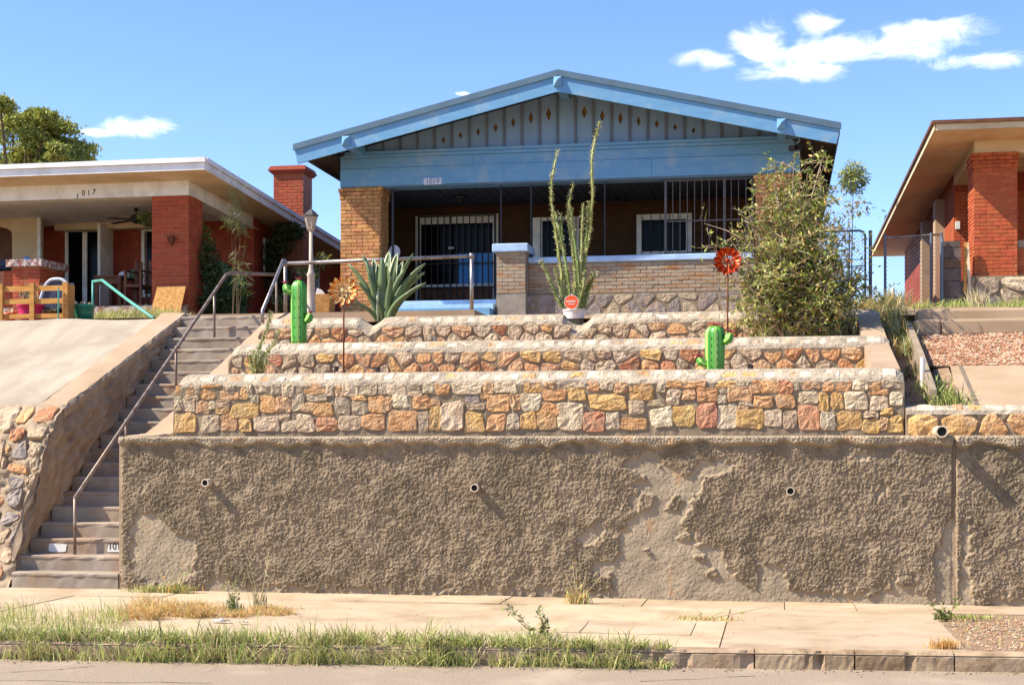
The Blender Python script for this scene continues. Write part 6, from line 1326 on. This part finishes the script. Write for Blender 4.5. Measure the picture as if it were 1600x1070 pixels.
# ================================================================== GROUND COVER
rs = np.random.RandomState(31)
def ground_px(px, py, z=0.):
    dep = (CZ - z) * F / (py - HOR); a = math.atan((px - 800) / F) - PSI; Y = dep / (math.cos(PSI) - math.tan(a) * math.sin(PSI)); return Y * math.tan(a), Y
def clumps(n, xr, seed, cw=.05):
    r_ = np.random.RandomState(seed); c = r_.uniform(xr[0], xr[1], n); v = r_.beta(1.1, 1.5, n); return r_, c, v
r_, cx2, cv = clumps(470, (-8.7, -.8), 31)           # tussocks along the kerb, each of many blades
B_, H_ = [], []
for c, v in zip(cx2, cv):
    wid = float(np.interp(c, [-8.6, -6.6, -5.8, -1.6, -.5], [.62, .55, .26, .2, .06])); y0 = float(kerb_y(c)) - .08 + v * (wid + .1); k = r_.randint(8, 34); sp = r_.uniform(.02, .07)
    hgt = float(np.interp(c, [-8.6, -6, -3, -1.2, -.5], [.12, .14, .16, .11, .05])) * r_.uniform(.45, 1.35) * (1.15 - .4 * v); hgt *= 1.5 if y0 < kerb_y(c) + .03 else 1
    b = np.stack([c + r_.randn(k) * sp, y0 + r_.randn(k) * sp * .8, np.zeros(k)], 1); b[:, 2] = np.where(b[:, 1] < kerb_y(b[:, 0]), -.145, 0.0); B_.append(b); H_.append(np.full(k, max(hgt, .03)))
B_ = np.concatenate(B_); H_ = np.concatenate(H_)
tag(blades('kerb_grass', B_, H_, ['grass_a', 'grass_b', 'grass_straw', 'leaf_d'], w=.0045, lean=.9, rs=r_, probs=[.30, .32, .32, .06]), 'strip of unmown green grass growing over the kerb', 'grass', kind='stuff')
r_ = np.random.RandomState(9); n = 90; t_ = r_.uniform(0, 1, n); B_, H_ = [], []
for t in t_:
    px = 190 + 265 * t; py = 969 - 7 * t - r_.beta(1.1, 1.6) * (24 - 12 * t); x, y = ground_px(px, py); k = r_.randint(15, 60); sp = r_.uniform(.03, .09); B_.append(np.stack([x + r_.randn(k) * sp, y + r_.randn(k) * sp * .7, np.zeros(k)], 1)); H_.append(np.full(k, float(np.interp(t, [0, .4, .65, .8, 1], [.16, .13, .06, .11, .05])) * r_.uniform(.5, 1.3)))
tag(blades('dry_grass', np.concatenate(B_), np.concatenate(H_), ['grass_dry', 'grass_straw', 'grass_b'], w=.0035, lean=1.1, rs=r_, probs=[.68, .22, .10]), 'patch of orange dry grass on the pavement left of centre', 'grass', kind='stuff')
B_ = []
for k in range(46):
    x, y = ground_px(r_.uniform(-10, 190), 982 - r_.beta(1, 2) * 28); m_ = r_.randint(4, 22); B_.append(np.stack([x + r_.randn(m_) * .06, y + r_.randn(m_) * .05, np.zeros(m_)], 1))
B_ = np.concatenate(B_); tag(blades('tall_grass', B_, r_.uniform(.08, .27, len(B_)), ['grass_b', 'grass_a', 'grass_straw'], w=.0035, lean=.5, rs=r_, probs=[.4, .35, .25]), 'thin tall grass on the pavement at the left edge', 'grass', kind='stuff')
def tuft(px, py, n, h, spread, mats, label, lean=.6, w=.005, name='weed', cat='weed', leafy=0, z=0.):
    x, y = ground_px(px, py, z); t = thing(name, label, cat, (x, y, z)); r_ = np.random.RandomState(px); b = np.stack([x + r_.randn(n) * spread, y + r_.randn(n) * spread * .35, np.full(n, z)], 1)
    blades('blades', b, np.full(n, h), mats, t, w=w, lean=lean, rs=r_)['kind'] = 'stuff'
    if leafy:
        mb = MB(); P_ = []
        for k in range(5):
            tx_, tz_ = r_.randn() * spread * 2, h * r_.uniform(1.4, 3.2); mb.tube([(x, y, z), (x + tx_ * .5, y, z + tz_ * .5), (x + tx_, y + r_.randn() * .03, z + tz_)], [.005, .004, .002], 5)
            for q in range(leafy): s_ = r_.uniform(.15, .95); P_.append((x + tx_ * s_ + r_.randn() * .012, y + r_.randn() * .012, z + tz_ * s_))
        mb.build('stalks', 'grass_straw', t); leaves('leaf_sprays', P_, .05, mats, t, asp=.4, rs=r_)
    return t
tuft(240, 925, 260, .11, .16, ['grass_b', 'grass_straw', 'leaf_a'], 'yellowing weeds at the foot of the stucco wall near the stairs', lean=.8)
tuft(275, 926, 120, .13, .10, ['leaf_a', 'grass_b', 'grass_dry'], 'leafy green weeds at the wall foot, just right of the yellowing ones', lean=.6, leafy=5)
tuft(848, 1003, 160, .12, .07, ['leaf_grey', 'grass_straw', 'leaf_a'], 'tall leafy weed with upright stalks at the kerb in the middle', leafy=34)
tuft(902, 943, 160, .16, .07, ['grass_straw', 'grass_b', 'grass_dry'], 'pale dry weed at the wall foot below the fallen stucco', lean=.4, leafy=3)
tuft(365, 955, 70, .12, .05, ['leaf_a', 'leaf_grey'], 'small thistle-like weed behind the dry grass', lean=.5, leafy=16)
tuft(405, 950, 24, .22, .06, ['grass_straw', 'leaf_grey'], 'thin dead stalks right of the thistle-like weed', lean=.2, leafy=2)
tuft(1098, 968, 200, .05, .16, ['grass_straw', 'grass_dry', 'grass_b'], 'flat dry weed in a pavement crack right of centre', lean=1.2, leafy=1)
tuft(1475, 968, 60, .07, .05, ['leaf_a', 'leaf_d'], 'small green weed at the corner of the dirt verge', leafy=14)
tuft(1510, 966, 130, .06, .14, ['leaf_a', 'grass_b'], 'low green weeds along the back of the dirt verge', lean=.8)
tuft(1475, 1013, 220, .10, .06, ['grass_dry'], 'orange tuft of dry grass on the kerb by the dirt verge', lean=.5, w=.003)
tuft(1070, 1032, 90, .11, .06, ['grass_a', 'grass_b'], 'green tuft growing from the broken kerb right of the grass strip', lean=.7, z=-.14)
tuft(505, 1000, 60, .16, .5, ['grass_a', 'grass_straw'], 'sparse tall stems behind the kerb grass, left of centre', lean=.3)
n = 420; gx = rs.uniform(xg, 3.6, n); gyy = rs.uniform(12.3, 14.7, n); tag(blades('verge_grass', np.stack([gx, gyy, np.full(n, -.015)], 1), np.full(n, .05), ['grass_straw', 'grass_dry', 'grass_b'], w=.004, lean=1.0, rs=rs), 'sparse straw on the dirt verge at the right', 'grass', kind='stuff')
def pebbles(name, pts, s, mats, label, kind='stuff'):
    mb = MB(); rr = random.Random(4); ico = [(0, 0, 1), (.9, 0, .2), (.28, .85, .2), (-.73, .5, .2), (-.73, -.5, .2), (.28, -.85, .2), (0, 0, -.6)]; fc = [(0, 1, 2), (0, 2, 3), (0, 3, 4), (0, 4, 5), (0, 5, 1), (6, 2, 1), (6, 3, 2), (6, 4, 3), (6, 5, 4), (6, 1, 5)]
    for (x, y, z) in pts:
        a = rr.uniform(0, 6.28); k = s * rr.uniform(.5, 1.4); ky = rr.uniform(.6, 1); mb.add([(x + k * (u * math.cos(a) - v * ky * math.sin(a)), y + k * (u * math.sin(a) + v * ky * math.cos(a)), z + k * w * .7) for u, v, w in ico], fc, rr.randrange(len(mats)))
    return tag(mb.build(name, mats, recalc=True), label, 'gravel', kind=kind)
mat('peb_a', 'ae8463', '97694a', bump=.2); mat('peb_b', 'b7a086', 'a28a70', bump=.2); mat('peb_c', '96684b', '83573d', bump=.2)
yy = rs.uniform(17.62, 19.2, 5200); xx = rs.uniform(1.75, 4.3, 5200); pebbles('bank_gravel', [(x, y, 2.575 + (y - 17.6) / 1.65 * .505) for x, y in zip(xx, yy)], .028, ['peb_a', 'peb_b', 'peb_c'], 'orange gravel covering the bank on the right')
pebbles('verge_gravel', [(x, y, -.012) for x, y in zip(rs.uniform(xg + .05, 3.4, 1500), rs.uniform(12.25, 14.8, 1500))], .016, ['peb_a', 'peb_b', 'concrete_old'], 'pebbles scattered on the dirt verge')
pebbles('gutter_debris', [(x, kerb_y(x) - abs(rs.randn()) * .10 - .02, -.143) for x in rs.uniform(-8.5, 2.8, 420)], .010, ['peb_b', 'concrete_old', 'bark'], 'bits of grit and dead leaves in the gutter')
pebbles('pavement_litter', [(rs.uniform(-8, 1.5), rs.uniform(12.5, 15.5), .004) for _ in range(130)], .007, ['concrete_old', 'peb_b', 'bark'], 'scattered bits of grit on the pavement')
# dry brush on the bank between the terraces and the right-hand lot
def brush(pts_px, y0, n, h, mats, label, name, cat='brush'):
    P_ = []; r_ = np.random.RandomState(len(pts_px) * 7 + n)
    for k in range(n):
        px, py, y = pts_px[r_.randint(len(pts_px))]; X, Z = at(px, py, y); P_.append((X + r_.randn() * .10, y + r_.randn() * .2, Z - .08 + r_.randn() * .03))
    return tag(blades(name, np.array(P_), np.full(n, h), mats, w=.006, lean=.9, rs=r_), label, cat, kind='stuff')
brush([(1365, 480, 20.6), (1385, 490, 20.3), (1400, 500, 20.0), (1405, 520, 19.3), (1350, 480, 21), (1412, 545, 18.6), (1395, 470, 21.5)], 20, 1900, .26, ['grass_straw', 'grass_dry', 'leaf_grey', 'leaf_a'], 'tangle of dry straw-coloured brush on the bank right of the terraces', 'dry_brush')
brush([(1465, 625, 16.3), (1475, 615, 16.6), (1485, 625, 16.3), (1455, 600, 16.8)], 16.5, 700, .17, ['grass_a', 'grass_b', 'leaf_d'], 'bright green grass at the corner of the right-hand concrete ramp', 'ramp_grass', 'grass')
brush([(1418, 640, 16.6), (1425, 620, 17.0), (1415, 590, 17.6), (1430, 580, 17.8)], 17, 500, .2, ['leaf_dk', 'bark', 'leaf_d'], 'dark shaded weeds in the gully right of the lowest wall', 'gully_weeds', 'weeds')
brush([(1255, 520, 19.3), (1300, 518, 19.3), (1340, 515, 19.3), (1200, 520, 19.2)], 19.3, 420, .22, ['grass_b', 'leaf_grey', 'grass_straw'], 'pale grass under the leafy shrub on the middle terrace', 'bed_grass', 'grass')
brush([(150, 492, 23.8), (180, 490, 23.9), (210, 490, 24.0), (235, 490, 24.0), (255, 490, 23.8), (270, 490, 23.4), (165, 494, 23)], 24, 1000, .2, ['grass_a', 'grass_b', 'grass_straw'], 'patchy grass along the left porch base', 'yard_grass', 'grass')
brush([(1480, 478, 23.5), (1550, 478, 23.5), (1590, 474, 23.5), (1500, 476, 23.8), (1440, 478, 23.2)], 23.5, 900, .16, ['grass_a', 'grass_b'], 'short green grass in front of the right house', 'lawn', 'grass')
X, Z = at(1530, 478, 24.5); r_ = np.random.RandomState(2); t = thing('straw_clump', 'clump of tall dry straw in front of the right column\'s stone base', 'grass clump', (X, 24.5, Z - .1)); blades('blades', np.stack([X + r_.randn(160) * .07, 24.5 + r_.randn(160) * .05, np.full(160, Z - .1)], 1), np.full(160, .42), ['grass_straw', 'thorn'], t, w=.006, lean=.4, rs=r_)

# scraps of litter
def scrap(px, py, w, d, z, m, label):
    x, y = ground_px(px, py, z); rr = random.Random(px); mb = MB(); n = 7
    V = [(x + w * (i / 3 - 1) + rr.uniform(-.01, .01), y + d * (j - .5) + rr.uniform(-.01, .01), z + .006 + abs(rr.gauss(0, .012))) for j in range(2) for i in range(7)]
    mb.add(V + [(a, b, c + .004) for a, b, c in V], [(i, i + 1, 8 + i, 7 + i) for i in range(6)] + [(14 + i, 15 + i, 22 + i, 21 + i) for i in range(6)])
    tag(mb.build('paper_scrap', m, recalc=False), label, 'litter', 'scraps of litter on the ground')
scrap(345, 972, .09, .06, .004, 'white_plastic', 'white scrap of paper at the front of the dry grass')
scrap(735, 1034, .13, .05, -.143, 'white_plastic', 'crumpled pale scrap in the gutter below the kerb grass')
scrap(1151, 1041, .12, .04, -.143, 'white_plastic', 'flat white scrap in the gutter beside the bare kerb')
scrap(380, 974, .04, .04, .004, 'foil', 'tiny shiny scrap right of the white paper')
tuft(1485, 938, 30, .10, .04, ['leaf_a', 'grass_straw'], 'little weed at the foot of the vertical wall crack', lean=.5, leafy=4)
